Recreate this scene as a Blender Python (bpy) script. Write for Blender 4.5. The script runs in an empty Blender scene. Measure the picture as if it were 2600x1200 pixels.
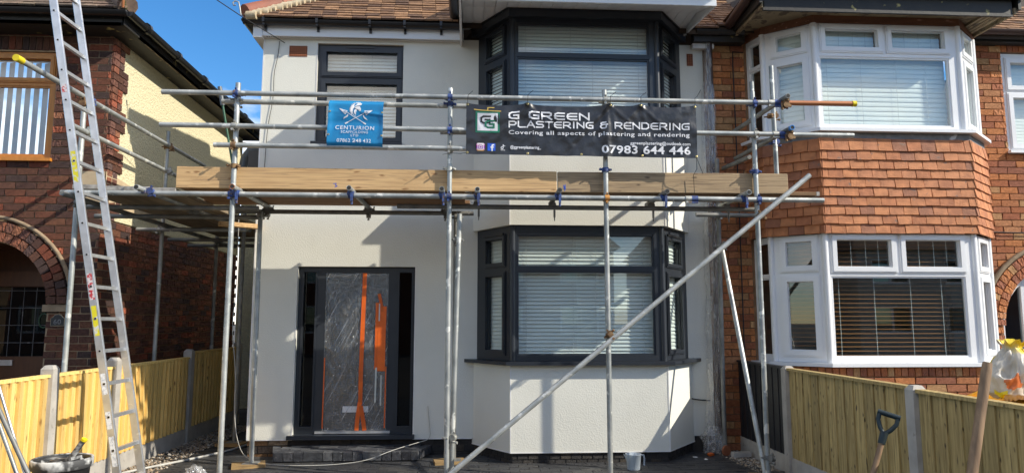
import bpy, math, random
from mathutils import Vector, Matrix, noise as mnoise
R = math.radians
random.seed(11)
S = bpy.context.scene
COL = S.collection

# ------------------------------------------------------------------ camera, sky, sun, exposure
cam_d = bpy.data.cameras.new('camera')
cam = bpy.data.objects.new('camera', cam_d)
COL.objects.link(cam)
cam_d.lens = 24.65
cam_d.sensor_width = 36
cam_d.clip_start = 0.05
cam_d.clip_end = 2000
cam.location = (0, 0, 1.55)
cam.rotation_euler = (R(96.9), 0, R(-3.4))
S.camera = cam

SUN_EL, SUN_TH = R(33.5), R(22.5)          # elevation; angle between the sun's bearing and the house fronts
sun_dir = Vector((math.cos(SUN_TH) * math.cos(SUN_EL), -math.sin(SUN_TH) * math.cos(SUN_EL), math.sin(SUN_EL)))
CLOUD = 0.2
world = bpy.data.worlds.new('World')
S.world = world
world.use_nodes = True
wn = world.node_tree
bg = wn.nodes['Background']
sky = wn.nodes.new('ShaderNodeTexSky')
sky.sky_type = 'NISHITA'
sky.sun_disc = False
sky.sun_elevation = SUN_EL
sky.sun_rotation = math.atan2(sun_dir.x, sun_dir.y)
sky.air_density = 1.0
sky.dust_density = 0.0
sky.ozone_density = 4.0
hsv = wn.nodes.new('ShaderNodeHueSaturation')
hsv.inputs['Saturation'].default_value = 1.25
wn.links.new(sky.outputs[0], hsv.inputs['Color'])
bg.inputs[1].default_value = 0.15
wtc = wn.nodes.new('ShaderNodeTexCoord')          # scattered fair-weather cloud over the whole sky
wmp = wn.nodes.new('ShaderNodeMapping')
wmp.inputs['Location'].default_value = (CLOUD, 3.3, .3)
wmp.inputs['Scale'].default_value = (1, 1, 2.2)
wn.links.new(wtc.outputs['Generated'], wmp.inputs[0])
wnz = wn.nodes.new('ShaderNodeTexNoise')
wnz.inputs['Scale'].default_value = 1.5
wnz.inputs['Detail'].default_value = 9
wnz.inputs['Roughness'].default_value = .55
wn.links.new(wmp.outputs[0], wnz.inputs[0])
wcr = wn.nodes.new('ShaderNodeValToRGB')
wcr.color_ramp.elements[0].position = .50
wcr.color_ramp.elements[1].position = .62
wn.links.new(wnz.outputs['Fac'], wcr.inputs[0])
wmx = wn.nodes.new('ShaderNodeMix')
wmx.data_type = 'RGBA'
wn.links.new(wcr.outputs[0], wmx.inputs[0])
wn.links.new(hsv.outputs[0], wmx.inputs[6])
wmx.inputs[7].default_value = (11.2, 10.4, 9.3, 1)
wn.links.new(wmx.outputs[2], bg.inputs[0])

sd = bpy.data.lights.new('sun', 'SUN')
sd.energy = 4.6
sd.angle = R(0.5)
sd.color = (1.0, 0.93, 0.80)
so = bpy.data.objects.new('sun', sd)
COL.objects.link(so)
so.rotation_euler = sun_dir.to_track_quat('Z', 'Y').to_euler()

S.view_settings.view_transform = 'Standard'
S.view_settings.look = 'None'
S.view_settings.exposure = 0.38
S.view_settings.gamma = 1.0
S.view_settings.use_curve_mapping = False

# ------------------------------------------------------------------ materials
MATS = {}


def mat(name, c1, c2=None, rough=.6, metal=0., scale=6., stretch=(1, 1, 1), bump=0., bscale=90., bdist=.004,
        rnd=0., ramp=None, spots=None, lo=.35, hi=.65, detail=5., coat=0., knots=None, spec=.5):
    m = bpy.data.materials.new(name)
    m.use_nodes = True
    t = m.node_tree
    N, L = t.nodes, t.links
    b = N['Principled BSDF']
    b.inputs['Roughness'].default_value = rough
    b.inputs['Metallic'].default_value = metal
    b.inputs['Coat Weight'].default_value = coat
    b.inputs['Specular IOR Level'].default_value = spec
    tc = N.new('ShaderNodeTexCoord')
    oi = N.new('ShaderNodeObjectInfo')
    mp = N.new('ShaderNodeMapping')
    mp.inputs['Scale'].default_value = stretch
    L.new(tc.outputs['Object'], mp.inputs['Vector'])
    mul = N.new('ShaderNodeVectorMath')
    mul.operation = 'SCALE'
    mul.inputs[0].default_value = (31., 17., 23.)
    L.new(oi.outputs['Random'], mul.inputs['Scale'])
    L.new(mul.outputs[0], mp.inputs['Location'])
    nz = N.new('ShaderNodeTexNoise')
    nz.inputs['Scale'].default_value = scale
    nz.inputs['Detail'].default_value = detail
    L.new(mp.outputs[0], nz.inputs['Vector'])
    cr = N.new('ShaderNodeValToRGB')
    cr.color_ramp.elements[0].position = lo
    cr.color_ramp.elements[1].position = hi
    c2 = c2 or tuple(x * .8 for x in c1)
    cr.color_ramp.elements[0].color = (*c2, 1)
    cr.color_ramp.elements[1].color = (*c1, 1)
    L.new(nz.outputs['Fac'], cr.inputs[0])
    col = cr.outputs[0]
    geo = N.new('ShaderNodeNewGeometry')
    add = N.new('ShaderNodeMath')
    add.operation = 'ADD'
    L.new(oi.outputs['Random'], add.inputs[0])
    L.new(geo.outputs['Random Per Island'], add.inputs[1])
    fr = N.new('ShaderNodeMath')
    fr.operation = 'FRACT'
    L.new(add.outputs[0], fr.inputs[0])
    if ramp:                                            # a colour of its own for each brick or tile
        rr = N.new('ShaderNodeValToRGB')
        rr.color_ramp.interpolation = 'CONSTANT' if len(ramp) > 5 else 'LINEAR'
        els = rr.color_ramp.elements
        while len(els) < len(ramp):
            els.new(.5)
        for i, c in enumerate(ramp):
            els[i].position = i / len(ramp) if len(ramp) > 5 else i / (len(ramp) - 1)
            els[i].color = (*c, 1)
        L.new(fr.outputs[0], rr.inputs[0])
        mx = N.new('ShaderNodeMix')
        mx.data_type = 'RGBA'
        mx.blend_type = 'MULTIPLY'
        mx.inputs[0].default_value = 1
        L.new(rr.outputs[0], mx.inputs[6])
        L.new(col, mx.inputs[7])
        col = mx.outputs[2]
    if rnd:
        mr = N.new('ShaderNodeMapRange')
        mr.inputs['To Min'].default_value = 1 - rnd
        mr.inputs['To Max'].default_value = 1 + rnd
        L.new(fr.outputs[0], mr.inputs[0])
        hs = N.new('ShaderNodeHueSaturation')
        L.new(mr.outputs[0], hs.inputs['Value'])
        L.new(col, hs.inputs['Color'])
        col = hs.outputs[0]
    if spots:                                           # (colour, scale, threshold)
        sc, ss, st = spots
        n3 = N.new('ShaderNodeTexNoise')
        n3.inputs['Scale'].default_value = ss
        n3.inputs['Detail'].default_value = 6
        L.new(mp.outputs[0], n3.inputs['Vector'])
        r3 = N.new('ShaderNodeValToRGB')
        r3.color_ramp.elements[0].position = st
        r3.color_ramp.elements[1].position = min(1, st + .06)
        L.new(n3.outputs['Fac'], r3.inputs[0])
        m3 = N.new('ShaderNodeMix')
        m3.data_type = 'RGBA'
        L.new(r3.outputs[0], m3.inputs[0])
        L.new(col, m3.inputs[6])
        m3.inputs[7].default_value = (*sc, 1)
        col = m3.outputs[2]
    if knots:                                           # (colour, stretch, size)
        kc, ks, kt = knots
        m4 = N.new('ShaderNodeMapping')
        m4.inputs['Scale'].default_value = ks
        L.new(tc.outputs['Object'], m4.inputs['Vector'])
        L.new(mul.outputs[0], m4.inputs['Location'])
        n5 = N.new('ShaderNodeTexNoise')
        n5.inputs['Scale'].default_value = 3
        L.new(m4.outputs[0], n5.inputs['Vector'])
        a5 = N.new('ShaderNodeMix')
        a5.data_type = 'RGBA'
        a5.blend_type = 'LINEAR_LIGHT'
        a5.inputs[0].default_value = .12
        L.new(m4.outputs[0], a5.inputs[6])
        L.new(n5.outputs['Color'], a5.inputs[7])
        vo = N.new('ShaderNodeTexVoronoi')
        vo.inputs['Scale'].default_value = 1
        L.new(a5.outputs[2], vo.inputs['Vector'])
        r5 = N.new('ShaderNodeValToRGB')
        r5.color_ramp.elements[0].position = kt * .5
        r5.color_ramp.elements[0].color = (1, 1, 1, 1)
        r5.color_ramp.elements[1].position = kt * 1.5
        r5.color_ramp.elements[1].color = (0, 0, 0, 1)
        L.new(vo.outputs['Distance'], r5.inputs[0])
        m5 = N.new('ShaderNodeMix')
        m5.data_type = 'RGBA'
        L.new(r5.outputs[0], m5.inputs[0])
        L.new(col, m5.inputs[6])
        m5.inputs[7].default_value = (*kc, 1)
        col = m5.outputs[2]
    L.new(col, b.inputs['Base Color'])
    if bump:
        n2 = N.new('ShaderNodeTexNoise')
        n2.inputs['Scale'].default_value = bscale
        n2.inputs['Detail'].default_value = 3
        L.new(mp.outputs[0], n2.inputs['Vector'])
        bp = N.new('ShaderNodeBump')
        bp.inputs['Strength'].default_value = bump
        bp.inputs['Distance'].default_value = bdist
        L.new(n2.outputs['Fac'], bp.inputs['Height'])
        L.new(bp.outputs[0], b.inputs['Normal'])
    MATS[name] = m
    return m


def glass_mat(name, tint=(.95, .98, .97), ior=1.5, rough=0.0, base=.07, gain=1.6):
    m = bpy.data.materials.new(name)
    m.use_nodes = True
    t = m.node_tree
    N, L = t.nodes, t.links
    N.remove(N['Principled BSDF'])
    tr = N.new('ShaderNodeBsdfTransparent')
    tr.inputs[0].default_value = (*tint, 1)
    gl = N.new('ShaderNodeBsdfGlossy')
    gl.inputs['Roughness'].default_value = rough
    fz = N.new('ShaderNodeFresnel')
    fz.inputs[0].default_value = ior
    mu = N.new('ShaderNodeMath')
    mu.operation = 'MULTIPLY_ADD'
    mu.inputs[1].default_value = gain                    # two panes: a good deal more than one surface reflects
    mu.inputs[2].default_value = base
    L.new(fz.outputs[0], mu.inputs[0])
    mx = N.new('ShaderNodeMixShader')
    ge = N.new('ShaderNodeNewGeometry')
    fb = N.new('ShaderNodeMath')                        # the far side of a pane adds nothing
    fb.operation = 'SUBTRACT'
    fb.inputs[0].default_value = 1
    L.new(ge.outputs['Backfacing'], fb.inputs[1])
    m0 = N.new('ShaderNodeMath')
    m0.operation = 'MULTIPLY'
    m0.use_clamp = True
    L.new(mu.outputs[0], m0.inputs[0])
    L.new(fb.outputs[0], m0.inputs[1])
    L.new(m0.outputs[0], mx.inputs[0])
    L.new(tr.outputs[0], mx.inputs[1])
    L.new(gl.outputs[0], mx.inputs[2])
    L.new(mx.outputs[0], N['Material Output'].inputs[0])
    return m


def film_mat(name, milk=.18, bscale=(9, 9, 2), col=(.8, .82, .84), shine=.22, streaks=False):
    """clear crumpled polythene: part see-through, part glossy, part milky"""
    m = bpy.data.materials.new(name)
    m.use_nodes = True
    t = m.node_tree
    N, L = t.nodes, t.links
    N.remove(N['Principled BSDF'])
    tc = N.new('ShaderNodeTexCoord')
    mp = N.new('ShaderNodeMapping')
    mp.inputs['Scale'].default_value = bscale
    L.new(tc.outputs['Object'], mp.inputs[0])
    nz = N.new('ShaderNodeTexNoise')
    nz.inputs['Scale'].default_value = 4
    nz.inputs['Detail'].default_value = 6
    nz.inputs['Distortion'].default_value = 1.2
    L.new(mp.outputs[0], nz.inputs[0])
    bp = N.new('ShaderNodeBump')
    bp.inputs['Strength'].default_value = .9
    bp.inputs['Distance'].default_value = .02
    L.new(nz.outputs[0], bp.inputs['Height'])
    tr = N.new('ShaderNodeBsdfTransparent')
    df = N.new('ShaderNodeBsdfDiffuse')
    df.inputs[0].default_value = (*col, 1)
    gl = N.new('ShaderNodeBsdfGlossy')
    gl.inputs['Roughness'].default_value = .12
    L.new(bp.outputs[0], gl.inputs['Normal'])
    L.new(bp.outputs[0], df.inputs['Normal'])
    rp = N.new('ShaderNodeMapRange')
    rp.inputs['From Min'].default_value = .45
    rp.inputs['From Max'].default_value = .75
    rp.inputs['To Min'].default_value = milk * .4
    rp.inputs['To Max'].default_value = min(1, milk * 2.4)
    L.new(nz.outputs[0], rp.inputs[0])
    milkf = rp.outputs[0]
    if streaks:                                         # white streaks painted for light caught on creases, plus plaster specks
        for rot, sc, lo, hi, amt in (((0, R(27), 0), (55, 1, 1.6), .58, .72, .48), ((0, R(33), 0), (110, 1, 2.2), .62, .74, .5), ((0, R(20), 0), (75, 1, 34), .66, .70, .75)):
            m5 = N.new('ShaderNodeMapping')
            m5.vector_type = 'TEXTURE'
            m5.inputs['Rotation'].default_value = rot
            m5.inputs['Scale'].default_value = (1 / sc[0], 1, 1 / sc[2])
            L.new(tc.outputs['Object'], m5.inputs[0])
            n5 = N.new('ShaderNodeTexNoise')
            n5.inputs['Scale'].default_value = 1
            n5.inputs['Detail'].default_value = 3
            L.new(m5.outputs[0], n5.inputs[0])
            r5 = N.new('ShaderNodeMapRange')
            r5.inputs['From Min'].default_value = lo
            r5.inputs['From Max'].default_value = hi
            r5.inputs['To Max'].default_value = amt
            L.new(n5.outputs[0], r5.inputs[0])
            a5 = N.new('ShaderNodeMath')
            a5.operation = 'MAXIMUM'
            L.new(milkf, a5.inputs[0])
            L.new(r5.outputs[0], a5.inputs[1])
            milkf = a5.outputs[0]
    m1 = N.new('ShaderNodeMixShader')
    L.new(milkf, m1.inputs[0])
    L.new(tr.outputs[0], m1.inputs[1])
    L.new(df.outputs[0], m1.inputs[2])
    m2 = N.new('ShaderNodeMixShader')
    m2.inputs[0].default_value = shine
    L.new(m1.outputs[0], m2.inputs[1])
    L.new(gl.outputs[0], m2.inputs[2])
    L.new(m2.outputs[0], N['Material Output'].inputs[0])
    return m


RENDER = mat('white_render', (.735, .725, .645), (.665, .655, .58), rough=.85, scale=1.6, lo=.25, hi=.6, bump=.50, bscale=80, bdist=.005)
BEAD = mat('white_bead', (.82, .81, .78), rough=.5)
ANTH = mat('anthracite', (.022, .027, .035), (.018, .022, .029), rough=.38, scale=3)
ANTHD = mat('anthracite_door', (.026, .031, .038), (.02, .025, .031), rough=.45, scale=5, bump=.1, bscale=40)
WUPVC = mat('white_upvc', (.80, .81, .82), (.76, .77, .78), rough=.3, scale=2)
BLACKP = mat('black_plastic', (.012, .012, .013), rough=.32)
GREYP = mat('grey_plastic', (.10, .115, .13), rough=.4)
BROWNP = mat('brown_plastic', (.06, .032, .026), rough=.4)
BITUMEN = mat('peeling_black_paint', (.012, .011, .010), (.02, .018, .015), rough=.6, scale=6, bump=.5, bscale=25,
              spots=((.42, .35, .12), 7, .66))
PEEL = mat('peeling_cream_paint', (.29, .23, .135), (.19, .14, .085), rough=.8, scale=5, bump=.6, bscale=25,
           spots=((.10, .07, .045), 9, .55))
BOARDED = mat('bare_timber', (.20, .085, .042), (.14, .058, .03), rough=.8, scale=4, stretch=(1, 4, 4), bump=.4, bscale=30,
              spots=((.36, .18, .12), 6, .64))
GALV = mat('galvanised', (.47, .48, .455), (.29, .31, .305), rough=.5, metal=.5, scale=7, stretch=(1, 1, 1), bump=.2,
           bscale=60, spots=((.72, .72, .67), 11, .60), rnd=.15)
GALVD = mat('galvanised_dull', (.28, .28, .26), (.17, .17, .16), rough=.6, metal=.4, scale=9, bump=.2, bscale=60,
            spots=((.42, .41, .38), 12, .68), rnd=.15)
RUSTT = mat('rusty_tube', (.42, .16, .06), (.36, .13, .05), rough=.6, metal=.2, scale=5, spots=((.34, .30, .26), 3, .68))
BOREIN = mat('tube_bore', (.03, .028, .026), rough=.8)
BLUEC = mat('blue_coupler', (.04, .085, .27), (.035, .05, .13), rough=.6, scale=30, lo=.4, hi=.6, spots=((.13, .08, .05), 26, .60))
RUSTC = mat('rusty_coupler', (.30, .19, .09), (.14, .075, .04), rough=.75, metal=.3, scale=25, bump=.4, bscale=70)
ORANGEC = mat('orange_coupler', (.55, .24, .04), (.4, .2, .06), rough=.6, scale=25)
GALVC = mat('zinc_coupler', (.5, .5, .46), (.3, .3, .27), rough=.5, metal=.6, scale=25, spots=((.2, .09, .04), 20, .62))
YELLOW = mat('yellow_plastic', (.80, .62, .01), rough=.4)
BLUEP = mat('blue_plastic', (.05, .24, .62), rough=.4)
PLANK = mat('new_board', (.66, .435, .21), (.47, .29, .135), rough=.75, scale=3.2, stretch=(.8, 14, 22), bump=.25, bscale=20,
            spots=((.40, .25, .125), 3.4, .60), knots=((.26, .13, .05), (5, 9, 14), .13))
PLANKG = mat('weathered_board', (.43, .31, .18), (.27, .19, .11), rough=.85, scale=3.2, stretch=(.8, 14, 22), bump=.3, bscale=20,
             spots=((.22, .155, .095), 3.6, .59), knots=((.12, .08, .05), (5, 9, 13), .12))
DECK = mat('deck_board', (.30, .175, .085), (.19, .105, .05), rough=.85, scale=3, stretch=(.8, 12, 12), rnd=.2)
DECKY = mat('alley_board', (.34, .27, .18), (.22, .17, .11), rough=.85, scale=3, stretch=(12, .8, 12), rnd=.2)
BOARDEND = mat('board_end', (.42, .40, .37), (.22, .20, .18), rough=.9, scale=18)
ALU = mat('aluminium', (.72, .73, .74), (.58, .59, .60), rough=.36, metal=.8, scale=12, bump=.05, spots=((.82, .82, .8), 16, .66))
FENCEW = mat('new_fence_wood', (.80, .56, .20), (.62, .42, .13), rough=.8, scale=3, stretch=(16, 16, 1.2), bump=.2, bscale=30,
             spots=((.30, .18, .06), 4.5, .70), rnd=.20, knots=((.28, .15, .045), (12, 12, 5.5), .13))
FENCEO = mat('treated_fence_wood', (.47, .345, .14), (.29, .205, .08), rough=.82, scale=3, stretch=(14, 14, 1.1), bump=.25, bscale=30,
             spots=((.11, .078, .035), 4, .61), rnd=.30, knots=((.045, .03, .016), (15, 15, 8), .13))
FENCEB = mat('black_fence_paint', (.012, .013, .016), (.02, .021, .024), rough=.55, scale=4, stretch=(12, 12, 1), bump=.3, bscale=30)
CONC = mat('concrete', (.46, .43, .385), (.36, .335, .30), rough=.9, scale=7, bump=.4, bscale=60, spots=((.26, .24, .21), 12, .66))
MORTL = mat('tan_mortar', (.42, .30, .185), (.33, .23, .14), rough=.95, scale=12, bump=.6, bscale=120)
MORTR = mat('brown_mortar', (.26, .155, .085), (.19, .11, .06), rough=.95, scale=12, bump=.6, bscale=120)
MORTK = mat('black_mortar', (.06, .052, .045), (.03, .027, .024), rough=.95, scale=12, bump=.6, bscale=120)
WHITEM = (1., 1., 1.)
BRICKL = mat('dark_brick', WHITEM, (.62, .60, .60), rough=.9, scale=2.2, stretch=(3, 1.5, 1.5), bump=.9, bscale=14, bdist=.05,
             ramp=[(.22, .088, .05), (.155, .07, .05), (.28, .098, .052), (.19, .078, .05), (.38, .105, .052),
                   (.12, .068, .058), (.23, .098, .06), (.31, .125, .065), (.16, .066, .046)])
BRICKR = mat('orange_brick', WHITEM, (.74, .70, .66), rough=.88, scale=2.0, stretch=(3, 1.5, 1.5), bump=.7, bscale=12, bdist=.04,
             ramp=[(.55, .215, .085), (.48, .165, .065), (.60, .27, .12), (.43, .145, .065), (.56, .31, .14),
                   (.52, .185, .065), (.38, .14, .075), (.62, .235, .08), (.49, .19, .09)])
BRICKK = mat('tarred_brick', WHITEM, (.5, .5, .5), rough=.6, scale=2, stretch=(3, 1.5, 1.5), bump=.6, bscale=10, bdist=.03,
             ramp=[(.026, .022, .020), (.05, .042, .034), (.02, .018, .017), (.036, .032, .03), (.065, .05, .035), (.028, .025, .024)])
BRICKP = mat('smeared_plinth_brick', WHITEM, (.5, .46, .42), rough=.85, scale=3, stretch=(3, 1.5, 1.5), bump=.6, bscale=10, bdist=.03,
             ramp=[(.35, .26, .17), (.45, .40, .34), (.16, .12, .09), (.3, .17, .08), (.52, .48, .42), (.22, .19, .16)])
HUNG = mat('terracotta_tile', (1., .99, .97), (.70, .66, .62), rough=.75, scale=1.6, bump=.3, bscale=12, bdist=.03, spots=((.20, .12, .085), 2.2, .66),
           ramp=[(.52, .20, .075), (.56, .225, .09), (.48, .175, .068), (.55, .215, .085), (.46, .17, .07), (.57, .23, .095),
                 (.51, .205, .09), (.36, .145, .075), (.54, .21, .085)])
ROOFT = mat('brown_roof_tile', WHITEM, (.6, .58, .55), rough=.85, scale=2.5, bump=.4, bscale=12, bdist=.03,
            ramp=[(.30, .165, .085), (.24, .13, .068), (.37, .205, .105), (.18, .095, .052), (.27, .15, .078), (.13, .07, .042), (.33, .18, .09)])
ROOFL = mat('mossy_roof_tile', WHITEM, (.6, .58, .55), rough=.9, scale=2.5, bump=.5, bscale=12, bdist=.03,
            ramp=[(.24, .165, .12), (.20, .13, .095), (.27, .19, .135), (.17, .12, .09), (.22, .165, .11), (.15, .11, .08)],
            spots=((.12, .13, .035), 3, .68))
FELT = mat('roof_underlay', (.05, .035, .025), rough=.95)
RIDGE = mat('red_ridge_tile', (.28, .095, .055), (.20, .075, .05), rough=.7, scale=6, rnd=.25)
RIDGEL = mat('weathered_ridge_tile', (.22, .15, .11), (.13, .09, .07), rough=.95, scale=9, bump=.6, bscale=30,
             spots=((.09, .10, .03), 9, .6))
MORTY = mat('cream_mortar', (.50, .42, .29), (.38, .30, .19), rough=.95, scale=12, bump=.7, bscale=40)
DASH = mat('cream_pebbledash', (.76, .69, .45), (.58, .52, .34), rough=.95, scale=38, bump=1.0, bscale=48, bdist=.02, lo=.3, hi=.7)
PATCH = mat('bare_mortar', (.50, .39, .25), (.42, .32, .20), rough=.9, scale=8, bump=.3, bscale=60)
OAK = mat('golden_oak', (.56, .215, .03), (.46, .165, .02), rough=.4, scale=3, stretch=(8, 8, 1))
OAKD = mat('brown_door_wood', (.12, .045, .016), (.085, .032, .012), rough=.5, scale=3, stretch=(8, 8, 1))
BLINDW = mat('white_slat', (.88, .90, .88), (.85, .87, .85), rough=.45)
BLINDB = mat('brown_slat', (.30, .135, .045), (.24, .105, .035), rough=.45, scale=3, stretch=(1, 10, 10))
BLINDV = mat('fabric_slat', (.40, .45, .53), (.37, .42, .50), rough=.8)
CORDM = mat('blind_cord', (.72, .74, .72), rough=.8)
ROOM = mat('room_wall', (.25, .23, .2), rough=.9)
LEAD = mat('lead_flashing', (.20, .20, .20), (.12, .12, .12), rough=.7, scale=9, bump=.4, bscale=30, spots=((.5, .5, .5), 8, .66))
STONE = mat('sandstone', (.30, .22, .14), (.22, .16, .10), rough=.9, scale=14, bump=.4, bscale=60)
TERRA = mat('terracotta_vent', (.34, .115, .05), (.28, .09, .04), rough=.8)
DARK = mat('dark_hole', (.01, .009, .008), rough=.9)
PAVE = mat('charcoal_block', WHITEM, (.62, .62, .62), rough=.5, scale=2, bump=.5, bscale=10, bdist=.03,
           ramp=[(.05, .051, .054), (.065, .066, .068), (.04, .041, .044), (.075, .074, .072), (.055, .056, .06), (.048, .048, .05)])
STEPM = mat('painted_step_block', WHITEM, (.45, .45, .46), rough=.5, scale=2.4, bump=.4, bscale=10, bdist=.03,
            ramp=[(.075, .078, .084), (.035, .036, .042), (.11, .112, .118), (.06, .062, .07), (.14, .142, .145), (.09, .092, .1)],
            spots=((.30, .30, .29), 3.4, .66))
JOINT = mat('paving_joint', (.035, .034, .033), rough=.95)
EARTH = mat('ground', (.07, .066, .06), (.045, .042, .038), rough=.95, scale=2, bump=.4, bscale=30)
PEBBLE = mat('pebble', WHITEM, (.8, .8, .8), rough=.8, ramp=[(.42, .36, .28), (.25, .2, .15), (.5, .46, .4), (.33, .25, .17), (.16, .14, .12), (.45, .33, .22)])
FILM = film_mat('polythene', milk=.20, col=(.82, .81, .78), shine=.13)
FILMD = film_mat('door_polythene', milk=.075, bscale=(14, 14, 3), shine=.12, streaks=True)
TAPE = mat('orange_tape', (.78, .14, .012), (.66, .11, .01), rough=.45, scale=9, rnd=.12)
WTAPE = mat('white_strip', (.62, .63, .58), rough=.5)
BANK = mat('black_banner_vinyl', (.030, .031, .035), (.022, .023, .027), rough=.34, scale=4, bump=.25, bscale=14, bdist=.02,
           spots=((.055, .056, .06), 9, .68))
BANB = mat('blue_banner_vinyl', (.008, .235, .50), (.006, .20, .45), rough=.42, scale=3, bump=.2, bscale=10, bdist=.02)
INKW = mat('white_ink', (.78, .79, .82), rough=.45)
INKG = mat('green_ink', (.012, .20, .115), rough=.45)
INKK = mat('black_ink', (.02, .022, .025), rough=.45)
INKY = mat('gold_ink', (.60, .42, .09), rough=.45)
INKB = mat('royal_blue_ink', (.015, .10, .60), rough=.45)
INKR = mat('pink_ink', (.62, .02, .20), rough=.45)
INKO = mat('amber_ink', (.80, .25, .03), rough=.45)
INKV = mat('violet_ink', (.25, .03, .50), rough=.45)
EYELET = mat('brass_eyelet', (.55, .45, .2), rough=.35, metal=.8)
CABLEW = mat('white_cable', (.50, .49, .45), (.34, .33, .3), rough=.6, scale=8)
CABLEK = mat('black_cable', (.015, .015, .016), rough=.6)
HANDLE = mat('ash_handle', (.30, .19, .105), (.18, .11, .06), rough=.7, scale=3, stretch=(12, 12, 1.2), bump=.15, bscale=40, spots=((.14, .10, .07), 4, .66))
WETPLASTER = mat('smeared_plaster', (.55, .55, .53), (.06, .06, .06), rough=.7, scale=9, lo=.5, hi=.62)
TUB = mat('black_tub', (.016, .017, .018), (.03, .03, .03), rough=.45, scale=6, spots=((.45, .45, .44), 8, .62))
GREENP = mat('green_plastic', (.02, .10, .05), rough=.5)
LIMEP = mat('green_leaf_print', (.12, .45, .03), rough=.5)
SACKM = mat('white_sack', (.62, .58, .50), (.46, .42, .35), rough=.45, scale=7, spots=((.75, .55, .02), 2.1, .55))
SACKO = mat('orange_sack_print', (.65, .18, .05), rough=.5)
YELM = mat('yellow_metal', (.72, .33, .012), (.62, .28, .01), rough=.45, scale=4)
SOLE = mat('sole_board_wood', (.34, .22, .09), (.22, .14, .06), rough=.85, scale=4, stretch=(2, 10, 10))
JUGM = glass_mat('milky_plastic')
jn = JUGM.node_tree
jd = jn.nodes.new('ShaderNodeBsdfDiffuse')
jd.inputs[0].default_value = (.55, .62, .70, 1)
jm = jn.nodes.new('ShaderNodeMixShader')
jm.inputs[0].default_value = .5
old = jn.nodes['Material Output'].inputs[0].links[0].from_socket
jn.links.new(old, jm.inputs[1])
jn.links.new(jd.outputs[0], jm.inputs[2])
jn.links.new(jm.outputs[0], jn.nodes['Material Output'].inputs[0])
GLASS = glass_mat('window_glass')
GLASSD = glass_mat('dark_glass', tint=(.45, .52, .55), base=.0, gain=.8)
REDL = mat('red_label', (.5, .04, .05), (.66, .6, .6), rough=.5, scale=40, lo=.45, hi=.55)
YELL = mat('yellow_label', (.70, .62, .02), (.62, .62, .55), rough=.5, scale=30, lo=.42, hi=.5)
SCUFF = mat('scuffed_label', (.8, .8, .78), (.55, .56, .57), rough=.6, scale=45, lo=.45, hi=.52)


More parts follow.
